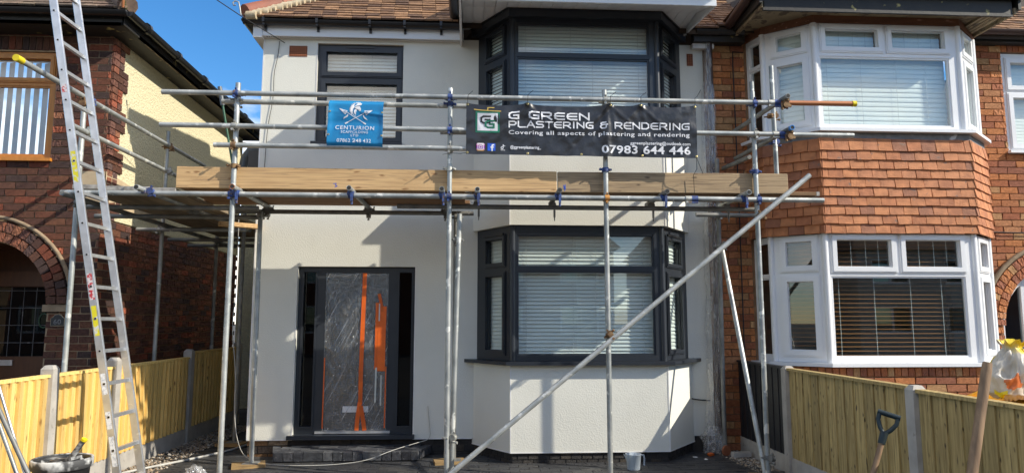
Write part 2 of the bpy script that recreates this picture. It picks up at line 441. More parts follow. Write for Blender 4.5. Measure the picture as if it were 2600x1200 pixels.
# ------------------------------------------------------------------ mesh and object helpers
class MB:
    def __init__(self):
        self.v, self.f, self.s = [], [], []

    def add(self, vs, fs, smooth=False):
        o = len(self.v)
        self.v += [tuple(p) for p in vs]
        for f in fs:
            self.f.append([i + o for i in f])
            self.s.append(smooth)
        return self

    def box(self, x0, x1, y0, y1, z0, z1):
        return self.hexa([(x0, y0, z0), (x1, y0, z0), (x1, y1, z0), (x0, y1, z0), (x0, y0, z1), (x1, y0, z1), (x1, y1, z1), (x0, y1, z1)])

    def hexa(self, p):
        return self.add(p, [(3, 2, 1, 0), (4, 5, 6, 7), (0, 1, 5, 4), (1, 2, 6, 5), (2, 3, 7, 6), (3, 0, 4, 7)])

    def bar(self, a, b, w, h, up=(0, 0, 1)):
        """square bar from a to b, w across and h along up"""
        a, b, up = Vector(a), Vector(b), Vector(up)
        d = (b - a).normalized()
        s = d.cross(up).normalized() * w / 2
        u = s.cross(d).normalized() * h / 2
        return self.hexa([a - s - u, a + s - u, b + s - u, b - s - u, a - s + u, a + s + u, b + s + u, b - s + u])

    def tube(self, a, b, r, n=12, cap=True, r2=None):
        a, b = Vector(a), Vector(b)
        d = (b - a).normalized()
        t = Vector((0, 0, 1)) if abs(d.z) < .9 else Vector((1, 0, 0))
        s = d.cross(t).normalized()
        u = s.cross(d)
        r2 = r if r2 is None else r2
        ra = [a + (s * math.cos(2 * math.pi * i / n) + u * math.sin(2 * math.pi * i / n)) * r for i in range(n)]
        rb = [b + (s * math.cos(2 * math.pi * i / n) + u * math.sin(2 * math.pi * i / n)) * r2 for i in range(n)]
        self.add(ra + rb, [(i, i + n, (i + 1) % n + n, (i + 1) % n) for i in range(n)], True)
        if cap:
            self.add(ra, [tuple(range(n))])
            self.add(rb, [tuple(reversed(range(n)))])
        return self

    def ring(self, a, b, r, ri, n=12):
        """hollow tube end from a (open mouth) towards b"""
        a, b = Vector(a), Vector(b)
        d = (b - a).normalized()
        t = Vector((0, 0, 1)) if abs(d.z) < .9 else Vector((1, 0, 0))
        s = d.cross(t).normalized()
        u = s.cross(d)
        C = [(s * math.cos(2 * math.pi * i / n) + u * math.sin(2 * math.pi * i / n)) for i in range(n)]
        vs = [a + c * r for c in C] + [a + c * ri for c in C]
        self.add(vs, [(i, (i + 1) % n, (i + 1) % n + n, i + n) for i in range(n)])
        return self

    def path(self, pts, r, n=7):
        pts = [Vector(p) for p in pts]
        rings = []
        prev = None
        for i, p in enumerate(pts):
            d = (pts[min(i + 1, len(pts) - 1)] - pts[max(i - 1, 0)]).normalized()
            t = prev or (Vector((0, 0, 1)) if abs(d.z) < .9 else Vector((1, 0, 0)))
            s = d.cross(t)
            s = s.normalized() if s.length > 1e-4 else d.orthogonal().normalized()
            u = s.cross(d).normalized()
            prev = u
            rings.append([p + (s * math.cos(2 * math.pi * k / n) + u * math.sin(2 * math.pi * k / n)) * r for k in range(n)])
        vs = [q for g in rings for q in g]
        fs = [(i * n + k, (i + 1) * n + k, (i + 1) * n + (k + 1) % n, i * n + (k + 1) % n) for i in range(len(pts) - 1) for k in range(n)]
        self.add(vs, fs, True)
        self.add(rings[0], [tuple(range(n))])
        self.add(rings[-1], [tuple(reversed(range(n)))])
        return self

    def lathe(self, prof, c=(0, 0, 0), n=24, axis='z'):
        c = Vector(c)
        vs = []
        for r, h in prof:
            for k in range(n):
                a = 2 * math.pi * k / n
                vs.append(c + Vector((r * math.cos(a), r * math.sin(a), h)))
        fs = [(i * n + k, i * n + (k + 1) % n, (i + 1) * n + (k + 1) % n, (i + 1) * n + k) for i in range(len(prof) - 1) for k in range(n)]
        return self.add(vs, fs, True)

    def prism(self, poly, z0, z1):
        """vertical prism over a plan polygon"""
        n = len(poly)
        vs = [(x, y, z0) for x, y in poly] + [(x, y, z1) for x, y in poly]
        fs = [tuple(reversed(range(n))), tuple(range(n, 2 * n))] + [(i, (i + 1) % n, (i + 1) % n + n, i + n) for i in range(n)]
        return self.add(vs, fs)


def root_loc(o):
    v = Vector((0, 0, 0))
    while o is not None:
        v += o.location
        o = o.parent
    return v


def O(name, mb, m, parent=None, label=None, kind=None, fold=None):
    off = root_loc(parent) if parent else Vector((0, 0, 0))
    me = bpy.data.meshes.new(name)
    me.from_pydata([(p[0] - off.x, p[1] - off.y, p[2] - off.z) for p in mb.v], [], mb.f)
    me.polygons.foreach_set('use_smooth', mb.s)
    me.materials.append(m)
    o = bpy.data.objects.new(name, me)
    COL.objects.link(o)
    o.parent = parent
    if label:
        o['label'] = label
    if kind:
        o['kind'] = kind
    return o


def tag(o, label, cat, group=None):
    o['label'] = label
    o['category'] = cat
    if group:
        o['group'] = group
    return o


def thing(name, label, cat, loc=(0, 0, 0), group=None):
    o = bpy.data.objects.new(name, None)
    o.empty_display_size = .2
    COL.objects.link(o)
    o.location = loc
    return tag(o, label, cat, group)


def inst(name, me, parent, loc, rot=(0, 0, 0), scale=(1, 1, 1)):
    o = bpy.data.objects.new(name, me)
    COL.objects.link(o)
    o.parent = parent
    o.location = Vector(loc) - root_loc(parent)
    o.rotation_euler = rot
    o.scale = scale
    return o


class Fr:
    """wall frame: u runs along the wall, d outwards from its face, z up"""

    def __init__(self, p0, p1):
        self.o = Vector((p0[0], p0[1], 0))
        e = Vector((p1[0] - p0[0], p1[1] - p0[1], 0))
        self.L = e.length
        self.u = e.normalized()
        self.n = Vector((self.u.y, -self.u.x, 0))
        self.ang = math.atan2(self.u.y, self.u.x)

    def p(self, u, d, z):
        q = self.o + self.u * u + self.n * d
        return (q.x, q.y, z)

    def box(self, mb, u0, u1, d0, d1, z0, z1):
        P = self.p
        return mb.hexa([P(u0, d1, z0), P(u1, d1, z0), P(u1, d0, z0), P(u0, d0, z0), P(u0, d1, z1), P(u1, d1, z1), P(u1, d0, z1), P(u0, d0, z1)])

    def wall(self, mb, u0, u1, z0, z1, holes, d0, d1):
        """slab between depths d0 (back) and d1 (face) with rectangular holes"""
        us = sorted({u0, u1, *[min(max(h[i], u0), u1) for h in holes for i in (0, 1)]})
        zs = sorted({z0, z1, *[min(max(h[i], z0), z1) for h in holes for i in (2, 3)]})

        def solid(i, j):
            if i < 0 or j < 0 or i >= len(us) - 1 or j >= len(zs) - 1:
                return False
            cu, cz = (us[i] + us[i + 1]) / 2, (zs[j] + zs[j + 1]) / 2
            return not any(h[0] < cu < h[1] and h[2] < cz < h[3] for h in holes)
        P = self.p
        for i in range(len(us) - 1):
            for j in range(len(zs) - 1):
                if not solid(i, j):
                    continue
                a, b, c, e = us[i], us[i + 1], zs[j], zs[j + 1]
                mb.add([P(a, d1, c), P(b, d1, c), P(b, d1, e), P(a, d1, e)], [(0, 1, 2, 3)])
                mb.add([P(a, d0, c), P(b, d0, c), P(b, d0, e), P(a, d0, e)], [(3, 2, 1, 0)])
                if not solid(i - 1, j):
                    mb.add([P(a, d0, c), P(a, d1, c), P(a, d1, e), P(a, d0, e)], [(0, 1, 2, 3)])
                if not solid(i + 1, j):
                    mb.add([P(b, d0, c), P(b, d1, c), P(b, d1, e), P(b, d0, e)], [(3, 2, 1, 0)])
                if not solid(i, j - 1):
                    mb.add([P(a, d0, c), P(b, d0, c), P(b, d1, c), P(a, d1, c)], [(0, 1, 2, 3)])
                if not solid(i, j + 1):
                    mb.add([P(a, d0, e), P(b, d0, e), P(b, d1, e), P(a, d1, e)], [(3, 2, 1, 0)])
        return mb


# unit pieces shared by many objects
def unit_box(name, m, jit=0., seed=0):
    rs = random.Random(seed)
    mb = MB().box(-.5, .5, -.5, .5, -.5, .5)
    mb.v = [tuple(c + rs.uniform(-jit, jit) * (1 if k != 1 else .6) for k, c in enumerate(p)) for p in mb.v]
    me = bpy.data.meshes.new(name)
    me.from_pydata(mb.v, [], mb.f)
    me.materials.append(m)
    return me


UNITS = {}


def unit(m, jit=.03, k=4):
    if m.name not in UNITS:
        UNITS[m.name] = [unit_box('brick', m, jit, s) for s in range(k)]
    return random.choice(UNITS[m.name])


def view_size(c, L, n=None):
    """rough size in the photograph, used only to choose which pieces are objects of their own"""
    v = cam.matrix_basis.inverted() @ Vector(c)
    if v.z > -.3:
        return 0
    x, y = v.x / -v.z * 1780, v.y / -v.z * 1780
    if abs(x) > 1330 or abs(y) > 625:
        return 0
    s = 1780 * L / -v.z
    if n is not None:
        dv = (Vector((0, 0, 1.55)) - Vector(c)).normalized()
        s *= max(0, dv.dot(n))
    return s


class Pieces:
    """collects alike pieces of one thing; the largest in view become objects, the rest one part"""

    def __init__(self, name, rest):
        self.name, self.rest, self.items = name, rest, []

    def add(self, c, size, ang, parent, m, n=None, rot=None):
        self.items.append((view_size(c, max(size), n), Vector(c), size, rot or (0, 0, ang), parent, m))

    def emit(self, limit=298, least=6.):
        self.items.sort(key=lambda t: -t[0])
        rest = {}
        for k, (vs, c, size, rot, parent, m) in enumerate(self.items):
            if k < limit and vs >= least:
                o = inst(self.name, unit(m), parent, c, rot, size)
            else:
                rest.setdefault((parent.name, m.name), (parent, m, []))[2].append((c, size, rot))
        for parent, m, lst in rest.values():
            mb = MB()
            from mathutils import Euler
            for c, size, rot in lst:
                E = Euler(rot).to_matrix()
                ps = []
                for sx, sy, sz in ((-1, -1, -1), (1, -1, -1), (1, 1, -1), (-1, 1, -1), (-1, -1, 1), (1, -1, 1), (1, 1, 1), (-1, 1, 1)):
                    j = [random.uniform(-.02, .02) for _ in range(3)]
                    ps.append(c + E @ Vector(((sx / 2 + j[0]) * size[0], (sy / 2 + j[1] * .5) * size[1], (sz / 2 + j[2]) * size[2])))
                mb.hexa(ps)
            O(self.rest, mb, m, parent, kind='stuff')


def brickwork(pcs, fr, parent, m, u0, u1, z0, z1, skip=None, course=.0808, bl=.2265, joint=.0115, proud=.006, phase=0, soldier=None):
    """courses of stretcher bond; skip(u0,u1,z0,z1) leaves a brick out; returns nothing"""
    j = 0
    z = z0
    while z + course * .6 < z1:
        zt = min(z + course, z1)
        u = u0 - (bl / 2 if (j + phase) % 2 else 0)
        while u < u1:
            a, b = max(u, u0), min(u + bl, u1)
            # cut against the holes
            segs = [(a, b)]
            if skip:
                segs = skip(a, b, z, zt)
            for (a2, b2) in segs:
                if b2 - a2 > .035:
                    w = b2 - a2 - joint
                    c = fr.p((a2 + b2) / 2, proud - .012 + random.uniform(-.0015, .0015), (z + zt) / 2)
                    pcs.add(c, (w, .03, zt - z - joint), fr.ang, parent, m, fr.n)
            u += bl
        z += course
        j += 1


def cutter(holes):
    def f(a, b, z0, z1):
        segs = [(a, b)]
        zc = (z0 + z1) / 2
        for h in holes:
            if h[2] < zc < h[3]:
                out = []
                for s, e in segs:
                    if e <= h[0] or s >= h[1]:
                        out.append((s, e))
                    else:
                        if s < h[0]:
                            out.append((s, h[0]))
                        if e > h[1]:
                            out.append((h[1], e))
                segs = out
        return segs
    return f


def soldiers(pcs, fr, parent, m, u0, u1, z0, z1, w=.0755, joint=.0115, proud=.006):
    u = u0
    while u < u1 - .03:
        b = min(u + w, u1)
        pcs.add(fr.p((u + b) / 2, proud - .012, (z0 + z1) / 2), (b - u - joint, .03, z1 - z0 - joint), fr.ang, parent, m, fr.n)
        u += w


def slat_mesh(name, m, width, tilt, th=.003, vert=False):
    mb = MB()
    c, s = math.cos(tilt), math.sin(tilt)
    for k in range(3):                     # slightly crowned slat of three strips
        a0, a1 = -width / 2 + width * k / 3, -width / 2 + width * (k + 1) / 3
        h = lambda a: .004 * (1 - (2 * a / width) ** 2)
        q = []
        for a in (a0, a1):
            y, z = a * c - h(a) * s, a * s + h(a) * c
            q.append((y, z))
        (y0, z0), (y1, z1) = q
        nx, nz = -s * th, c * th
        if vert:
            mb.add([(y0, z0, -.5), (y1, z1, -.5), (y1, z1, .5), (y0, z0, .5)], [(0, 1, 2, 3)], True)
        else:
            mb.add([(-.5, y0, z0), (.5, y0, z0), (.5, y1, z1), (-.5, y1, z1)], [(0, 1, 2, 3)], True)
            mb.add([(-.5, y0 - nx, z0 - nz), (.5, y0 - nx, z0 - nz), (.5, y1 - nx, z1 - nz), (-.5, y1 - nx, z1 - nz)], [(3, 2, 1, 0)], True)
    me = bpy.data.meshes.new(name)
    me.from_pydata(mb.v, [], mb.f)
    me.polygons.foreach_set('use_smooth', mb.s)
    me.materials.append(m)
    return me


SLAT_W = slat_mesh('slat', BLINDW, .050, R(63))
SLAT_WO = slat_mesh('slat', BLINDW, .050, R(60))
SLAT_B = slat_mesh('slat', BLINDB, .048, R(13))
SLAT_P = slat_mesh('slat', BLINDW, .062, R(81))
SLAT_V = slat_mesh('slat', BLINDV, .089, R(40), vert=True)


def window(house, fr, u0, u1, z0, z1, lights, m, blind=None, name='window', pitch=.041, glass=None, sashw=.055, label=None, cords=(), dep=.07, bd=-.115, vent=None, over=.06):
    """lights: (u0,u1,z0,z1,opens) are glass openings. The frame is a part; sashes, panes and slats its sub-parts"""
    mb = MB()
    holes = [(a - .018, b + .018, c - .018, e + .018) for a, b, c, e, op in lights]
    fr.wall(mb, u0, u1, z0, z1, holes, -dep, 0)
    W = O(name, mb, m, house, label=label)
    for a, b, c, e, op in lights:
        s = MB()                            # glazing bead, set back
        fr.wall(s, a - .018, b + .018, c - .018, e + .018, [(a, b, c, e)], -.04, -.012)
        O('glazing_bead', s, m, W)
        if op:
            s = MB()                        # opening sash standing proud with a raised inner lip
            fr.wall(s, a - sashw, b + sashw, c - sashw, e + sashw, [(a - .014, b + .014, c - .014, e + .014)], -.01, .014)
            fr.wall(s, a - sashw + .014, b + sashw - .014, c - sashw + .014, e + sashw - .014, [(a - .008, b + .008, c - .008, e + .008)], -.01, .022)
            O('sash', s, m, W)
        g = MB()
        fr.box(g, a - .005, b + .005, -.034, -.028, c - .005, e + .005)
        O('pane', g, glass or GLASS, W)
        if blind:
            n = int((e - c) / pitch) + 2
            for k in range(n):
                z = e + .012 - pitch * k
                q = fr.p((a + b) / 2, bd, z)
                inst('slat', blind, W, q, (0, random.uniform(-.0015, .0015), fr.ang), (b - a + over, 1, 1))
            cm = MB()
            for cu in cords:
                uu = a + (b - a) * cu
                fr.box(cm, uu - .0025, uu + .0025, bd + .026, bd + .028, c - .01, e + .01)
            if cords:
                O('blind_cord', cm, CORDM, W)
    if vent:
        s = MB()
        fr.box(s, vent[0], vent[1], .012, .03, vent[2] - .012, vent[2] + .012)
        O('trickle_vent', s, BLACKP, W)
    return W


def text_geo(body, bold=.0, spacing=1.0):
    cu = bpy.data.curves.new('t', 'FONT')
    cu.body = body
    cu.size = 1
    cu.offset = bold
    cu.space_character = spacing
    cu.resolution_u = 3
    ob = bpy.data.objects.new('t', cu)
    me = ob.to_mesh()
    vs = [(v.co.x, v.co.y) for v in me.vertices]
    fs = [tuple(p.vertices) for p in me.polygons]
    ob.to_mesh_clear()
    bpy.data.objects.remove(ob)
    bpy.data.curves.remove(cu)
    xs, ys = [p[0] for p in vs], [p[1] for p in vs]
    x0, x1, y0, y1 = min(xs), max(xs), min(ys), max(ys)
    return [((x - x0) / (x1 - x0), 1 - (y - y0) / (y1 - y0)) for x, y in vs], fs


def subdivide_text(vs, fs):
    return vs, fs


G = .1                                       # ground level at the house fronts
# ------------------------------------------------------------------ ground and paving
mb = MB()
mb.add([(-400, -400, .04), (400, -400, .04), (400, 400, .04), (-400, 400, .04)], [(0, 1, 2, 3)])
g = O('ground', mb, EARTH, kind='structure')
mb = MB().box(-3.42, 3.06, 2.0, 9.0, .05, G - .012)
drive = O('paving', mb, JOINT, kind='structure')
pv = Pieces('block', 'block_field')
for j in range(60):
    y = 8.45 - j * .105
    if y < 2.6:
        break
    x = -3.0 if y > 7 else -3.4
    x -= .1 * (j % 2)
    xe = 2.74 if y > 6.95 else 3.05
    x1 = -2.72 if y > 7.98 else xe
    while x < xe:
        if not (x > -2.46 and y > 8.0):
            pv.add((x + .1, y, G - .03 + random.uniform(-.0025, .0025)), (.194, .099, .06), 0, drive, PAVE)
        x += .2
pv.emit(298)
for nm, x0, x1, y0, y1, seed in (('gravel', -3.42, -3.02, 6.6, 10.4, 1), ('gravel', 2.76, 3.05, 6.9, 8.6, 2)):
    rs = random.Random(seed)
    mb = MB()
    for k in range(2200 if x0 < 0 else 1300):
        c = Vector((rs.uniform(x0, x1), rs.uniform(y0, y1), G - .012 + rs.uniform(0, .012)))
        r = rs.uniform(.006, .017)
        a = rs.uniform(0, 6.3)
        e1, e2, e3 = Vector((math.cos(a), math.sin(a), .2)) * r * 1.3, Vector((-math.sin(a), math.cos(a), 0)) * r, Vector((0, .2, 1)) * r * .7
        mb.add([c + e1, c + e2, c - e1, c - e2, c + e3, c - e3], [(0, 1, 4), (1, 2, 4), (2, 3, 4), (3, 0, 4), (1, 0, 5), (2, 1, 5), (3, 2, 5), (0, 3, 5)], True)
    O(nm, mb, PEBBLE, kind='stuff')

# ------------------------------------------------------------------ the white rendered house
H = thing('rendered_house', 'white rendered semi-detached house with charcoal windows behind the scaffolding', 'house', (0, 8, 0))
F = Fr((-2.42, 8.0), (2.86, 8.0))


def fx(x):
    return x + 2.42


mb = MB()
holes = [(fx(-1.80), fx(-.805), 3.565, 4.78), (fx(-1.935), fx(-.625), 0, 2.165), (fx(.12), fx(2.46), 0, 5.2)]
F.wall(mb, 0, fx(.12), .27, 4.86, holes, -.28, 0)
wall = O('wall', mb, RENDER, H)
mb = F.wall(MB(), fx(2.46), 5.20, .27, 4.86, [], -.28, 0)
O('wall', mb, RENDER, H)
mb = MB()
FS = Fr((-2.42, 15.0), (-2.42, 8.0))
FS.wall(mb, 0, 6.9, .27, 4.86, [], -.2, 0)
O('side_wall', mb, RENDER, H)
mb = MB().box(-2.4, 9, 14.8, 15.0, .1, 4.9)
O('rear_wall', mb, ROOM, H)
mb = MB().box(-2.2, 8.6, 8.3, 14.7, 2.62, 2.70)
O('floor', mb, ROOM, H)
mb = MB()                                    # corner and stop beads of the render
F.box(mb, -.004, .010, -.01, .003, .27, 4.86)
F.box(mb, 0, fx(-1.935), -.01, .005, .262, .272)
F.box(mb, fx(-.625), fx(.03), -.01, .005, .262, .272)
F.box(mb, fx(-1.81), fx(-1.80), -.01, .003, 3.565, 4.78)
F.box(mb, fx(-1.944), fx(-1.935), -.01, .003, .27, 2.165)
F.box(mb, fx(-.625), fx(-.616), -.01, .003, .27, 2.165)
O('render_bead', mb, BEAD, H)
# strip of bare brick left at the party line
P0 = Pieces('brick', 'brick_courses')
mb = MB().box(2.78, 3.06, 8.03, 8.25, .05, 4.86)
strip = O('bare_strip', mb, MORTR, H)
FP = Fr((-2.42, 8.03), (2.86, 8.03))
mb = MB()
FP.wall(mb, 0, fx(.12), .04, .29, [], -.2, 0)
plinth = O('plinth', mb, MORTK, H)
O('plinth', FP.wall(MB(), fx(2.46), 5.2, .04, .29, [], -.2, 0), MORTK, H)
brickwork(P0, FP, plinth, BRICKP, 0, fx(-1.98), G - .06, .27, joint=.012)
brickwork(P0, FP, plinth, BRICKK, fx(-1.98), fx(.1), G - .06, .27, joint=.012)

# bay: base, middle band, header, sill, hood
BP = [(.03, 8.02), (.425, 7.42), (2.095, 7.42), (2.55, 8.02)]


def grow(d, back=8.02):
    """bay outline pushed out by d"""
    return [(.03 - d * 1.25, back), (.425 - d * .62, 7.42 - d), (2.095 + d * .62, 7.42 - d), (2.55 + d * 1.3, back)]


mb = MB().prism(BP, .21, 1.095)
bay = O('bay_base', mb, RENDER, H)
mb = MB().prism(grow(.012), 2.575, 3.56)
O('bay_band', mb, RENDER, H)
mb = MB()
for (x, y) in BP[1:3]:
    O('bay_bead', MB().box(x - .006, x + .006, y - .0035, y + .006, .206, 1.095), BEAD, H)
for (x, y) in grow(.012)[1:3]:
    O('bay_bead', MB().box(x - .006, x + .006, y - .0035, y + .006, 2.573, 3.56), BEAD, H)
for a, b in zip(BP[:-1], BP[1:]):
    f = Fr(a, b)
    O('bay_bead', f.box(MB(), 0, f.L, -.01, .004, .203, .214), BEAD, H)
ip = grow(-.025)
mb = MB().prism(ip, .03, .212)
pl = O('bay_plinth', mb, MORTK, H)
for a, b in zip(ip[:-1], ip[1:]):
    f = Fr(a, b)
    brickwork(P0, f, pl, BRICKK, 0, f.L, G - .045, .20, bl=.112, joint=.012, phase=random.randint(0, 1))
P0.emit(200)
for z in (1.098, 3.562):
    mb = MB().prism(grow(.085), z, z + .036)
    O('window_sill', mb, ANTH, H)
mb = MB().prism(grow(.03), 4.90, 4.995)
O('bay_header', mb, ANTH, H)
mb = MB().prism(grow(.045), 4.985, 4.999)
O('header_trim', mb, BLACKP, H)

WP = grow(-.04, 8.0)
for z0, z1, g0, t0, t1, g1, nm in ((1.136, 2.572, 1.212, 2.068, 2.142, 2.462, 'lower'), (3.60, 4.90, 3.685, 4.442, 4.520, 4.835, 'upper')):
    f = Fr(WP[1], WP[2])
    off = f.o.x
    window(H, f, 0, f.L, z0, z1, [(.515 - off, 1.965 - off, g0, t0, False), (.515 - off, 1.965 - off, t1, g1, False)], ANTH,
           blind=SLAT_W if nm == 'upper' else SLAT_WO, name='bay_window', cords=(.06, .41, .58, .94))
    f = Fr(WP[0], WP[1])
    w = f.L
    window(H, f, 0, w, z0, z1, [(.19, w - .17, g0 + .035, t0 - .035, True), (.19, w - .17, t1 + .05, g1 - .025, True)], ANTH,
           blind=SLAT_WO, bd=-.075, over=.12, name='side_window', vent=(.16, w - .14, g1 + .03))
    f = Fr(WP[2], WP[3])
    w = f.L
    window(H, f, 0, w, z0, z1, [(.15, w - .19, g0 + .035, t0 - .035, True), (.15, w - .19, t1 + .05, g1 - .025, True)], ANTH,
           blind=SLAT_WO, bd=-.075, over=.12, name='side_window', vent=(.12, w - .16, g1 + .03))
    for k in (1, 2):
        x, y = WP[k]
        O('corner_post', MB().tube((x, y + .012, z0), (x, y + .012, z1), .034, 8), ANTH, H)

# first-floor casement
FW = Fr((-2.42, 8.04), (2.86, 8.04))
window(H, FW, fx(-1.80), fx(-.805), 3.60, 4.78, [(fx(-1.695), fx(-.885), 3.675, 4.295, True), (fx(-1.695), fx(-.885), 4.455, 4.68, True)], ANTH,
       blind=SLAT_WO, name='casement_window', cords=(.30, .63), vent=(fx(-1.48), fx(-1.14), 4.745), sashw=.07)
mb = MB()
F.box(mb, fx(-1.84), fx(-.80), -.1, .045, 3.565, 3.598)
O('window_sill', mb, ANTH, H)

# front door with side lights
FD = Fr((-2.42, 8.06), (2.86, 8.06))
D0, D1 = fx(-1.935), fx(-.625)
mb = MB()
FD.wall(mb, D0, D1, .315, 2.165, [(fx(-1.875), fx(-1.745), .40, 2.105), (fx(-1.625), fx(-.925), .345, 2.10), (fx(-.805), fx(-.665), .40, 2.105)], -.09, 0)
frame = O('door_frame', mb, ANTHD, H)
for a, b in ((-1.875, -1.745), (-.805, -.665)):
    g_ = MB()
    FD.box(g_, fx(a) - .004, fx(b) + .004, -.04, -.034, .396, 2.11)
    O('pane', g_, GLASSD, frame)
    s = MB()
    FD.wall(s, fx(a) - .018, fx(b) + .018, .382, 2.123, [(fx(a), fx(b), .40, 2.105)], -.01, .010)
    O('glazing_bead', s, ANTHD, frame)
mb = MB()
FD.box(mb, fx(-1.622), fx(-.928), -.075, -.035, .348, 2.097)
door = O('door', mb, ANTHD, H)
mb = MB()                                     # moulded panels of the door
for a, b, c, e in ((-1.54, -1.29, 1.02, 1.92), (-1.25, -1.0, 1.02, 1.92), (-1.54, -1.29, .72, .95), (-1.25, -1.0, .72, .95), (-1.54, -1.0, .42, .52)):
    FD.wall(mb, fx(a), fx(b), c, e, [(fx(a) + .02, fx(b) - .02, c + .02, e - .02)], -.036, -.026)
O('moulding', mb, ANTHD, door)
mb = MB()
FD.box(mb, fx(-1.41), fx(-1.13), -.036, -.014, .548, .612)
O('letter_plate', mb, WUPVC, door)
mb = MB()
FD.box(mb, fx(-1.0), fx(-.985), -.036, -.005, .62, .95)
O('door_handle', mb, WTAPE, door)
mb = MB()
FD.box(mb, fx(-1.70), fx(-.88), -.06, .035, .325, .350)
O('threshold', mb, ALU, H)
mb = MB()
F.box(mb, fx(-1.985), fx(-.605), -.06, .055, .272, .316)
O('door_sill', mb, ANTH, H)
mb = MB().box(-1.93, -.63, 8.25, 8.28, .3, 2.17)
O('hall_screen', mb, DARK, H)  # black sheet standing in for the shade of the hall

# air bricks
for x0, x1, z0, z1 in ((-2.125, -1.92, 4.612, 4.74), (2.585, 2.66, 4.60, 4.75)):
    f = Fr((x0, 8.0), (x1, 8.0))
    mb = MB()
    nh = max(3, int(round((x1 - x0) / .023)))
    pitch = (x1 - x0) / nh
    nv = int(round((z1 - z0) / .021))
    hs = [(pitch * (i + .22), pitch * (i + .78), z0 + (z1 - z0) / nv * (j + .22), z0 + (z1 - z0) / nv * (j + .78)) for i in range(nh) for j in range(nv)]
    f.wall(mb, 0, f.L, z0, z1, hs, -.004, .006)
    v = O('air_brick', mb, TERRA, H)
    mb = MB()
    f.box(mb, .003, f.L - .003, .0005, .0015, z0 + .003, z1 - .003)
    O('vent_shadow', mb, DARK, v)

# eaves
mb = MB().box(-2.52, -.10, 7.915, 7.94, 4.825, 4.955)
O('fascia', mb, WUPVC, H)
mb = MB().box(-2.52, -.10, 7.94, 8.0, 4.828, 4.838)
O('soffit', mb, WUPVC, H)
mb = MB()
for k in range(90):
    mb.box(-2.38 + k * .0255, -2.38 + k * .0255 + .011, 7.945, 7.97, 4.8265, 4.8278)
O('soffit_vent', mb, DARK, H)
mb = MB().box(-2.52, -2.42, 7.9, 15, 4.80, 4.94)
O('side_soffit', mb, WUPVC, H)
gy, gz = 7.86, 4.985


def half_gutter(mb, a, b, r=.056, n=8, th=.006):
    a, b = Vector(a), Vector(b)
    d = (b - a).normalized()
    s = d.cross(Vector((0, 0, 1))).normalized()
    def arc(p, rr):
        return [p + s * math.cos(math.pi * i / n) * rr - Vector((0, 0, 1)) * math.sin(math.pi * i / n) * rr for i in range(n + 1)]
    for rr, fl in ((r, 1), (r - th, 0)):
        A, B = arc(a, rr), arc(b, rr)
        fs = [(i, i + n + 1, i + n + 2, i + 1) for i in range(n)]
        if not fl:
            fs = [tuple(reversed(f)) for f in fs]
        mb.add(A + B, fs, True)
    for p in (a, b):
        mb.add(arc(p, r), [tuple(range(n + 1))])
    for k in (0, n):
        e = [arc(a, r)[k], arc(b, r)[k], arc(b, r - th)[k], arc(a, r - th)[k]]
        mb.add(e, [(0, 1, 2, 3)])
    return mb


mb = half_gutter(MB(), (-2.62, gy, gz), (-.12, gy, gz - .01))
half_gutter(mb, (-2.585, gy - .03, gz), (-2.585, 15, gz))
gut = O('gutter', mb, BLACKP, H)
for x in (-2.38, -1.78, -1.18, -.78, -.36):
    mb = MB().box(x - .012, x + .012, 7.81, 7.905, 4.918, 4.935)
    mb.box(x - .014, x + .014, 7.895, 7.913, 4.875, 4.94)
    mb.box(x - .014, x + .014, 7.79, 7.803, 4.94, 4.995)
    O('bracket', mb, BLACKP, gut)

# main roof of the pair (this half) with separate tiles where they show
PIT = R(40)
c40, s40 = math.cos(PIT), math.sin(PIT)


def roof_slab(name, parent, x0, x1, ey, ez, up=5.2, hip0=0, hip1=0, m=FELT):
    y1, z1 = ey + up * c40, ez + up * s40
    mb = MB()
    a = [(x0, ey, ez), (x1, ey, ez), (x1 - hip1 * up * c40, y1, z1), (x0 + hip0 * up * c40, y1, z1)]
    b = [(p[0], p[1], p[2] - .06) for p in a]
    mb.add(a + b, [(0, 1, 2, 3), (7, 6, 5, 4), (0, 4, 5, 1), (1, 5, 6, 2), (2, 6, 7, 3), (3, 7, 4, 0)])
    if hip0:                                # the hipped end
        mb.add([a[0], a[3], (x0, ey + 2 * up * c40, ez)], [(0, 2, 1)])
    mb.add([a[3], a[2], (x1, ey + 2 * up * c40, ez), (x0, ey + 2 * up * c40, ez)], [(0, 1, 2, 3)])
    return O(name, mb, m, parent)


def tiles(pcs, parent, m, x0, x1, ey, ez, rows, hip0=0, hip1=0, gauge=.1, w=.165, sagf=0.):
    for j in range(rows):
        s = j * gauge - .03
        y, z = ey + s * c40, ez + s * s40
        xa = x0 + hip0 * max(0, s) * c40 + (.0 if j % 2 else -w / 2)
        while xa < x1 - hip1 * max(0, s) * c40 - .02:
            a = max(xa, x0 + hip0 * max(0, s) * c40)
            b = min(xa + w, x1 - hip1 * max(0, s) * c40)
            if b - a > .03:
                L = .175
                cx, cs = (a + b) / 2, s + L / 2
                t = PIT - R(6.0) + R(random.uniform(-1.3, 1.3))
                yy = ey + s * c40 + math.cos(t) * L / 2 - math.sin(t) * .028
                zz = ez + s * s40 + math.sin(t) * L / 2 + math.cos(t) * .028 + random.uniform(-.003, .003)
                pcs.add((cx, yy, zz), (b - a - .005, L, .019), 0, parent, m, rot=(t, random.uniform(-.02, .02), 0))
            xa += w
    return


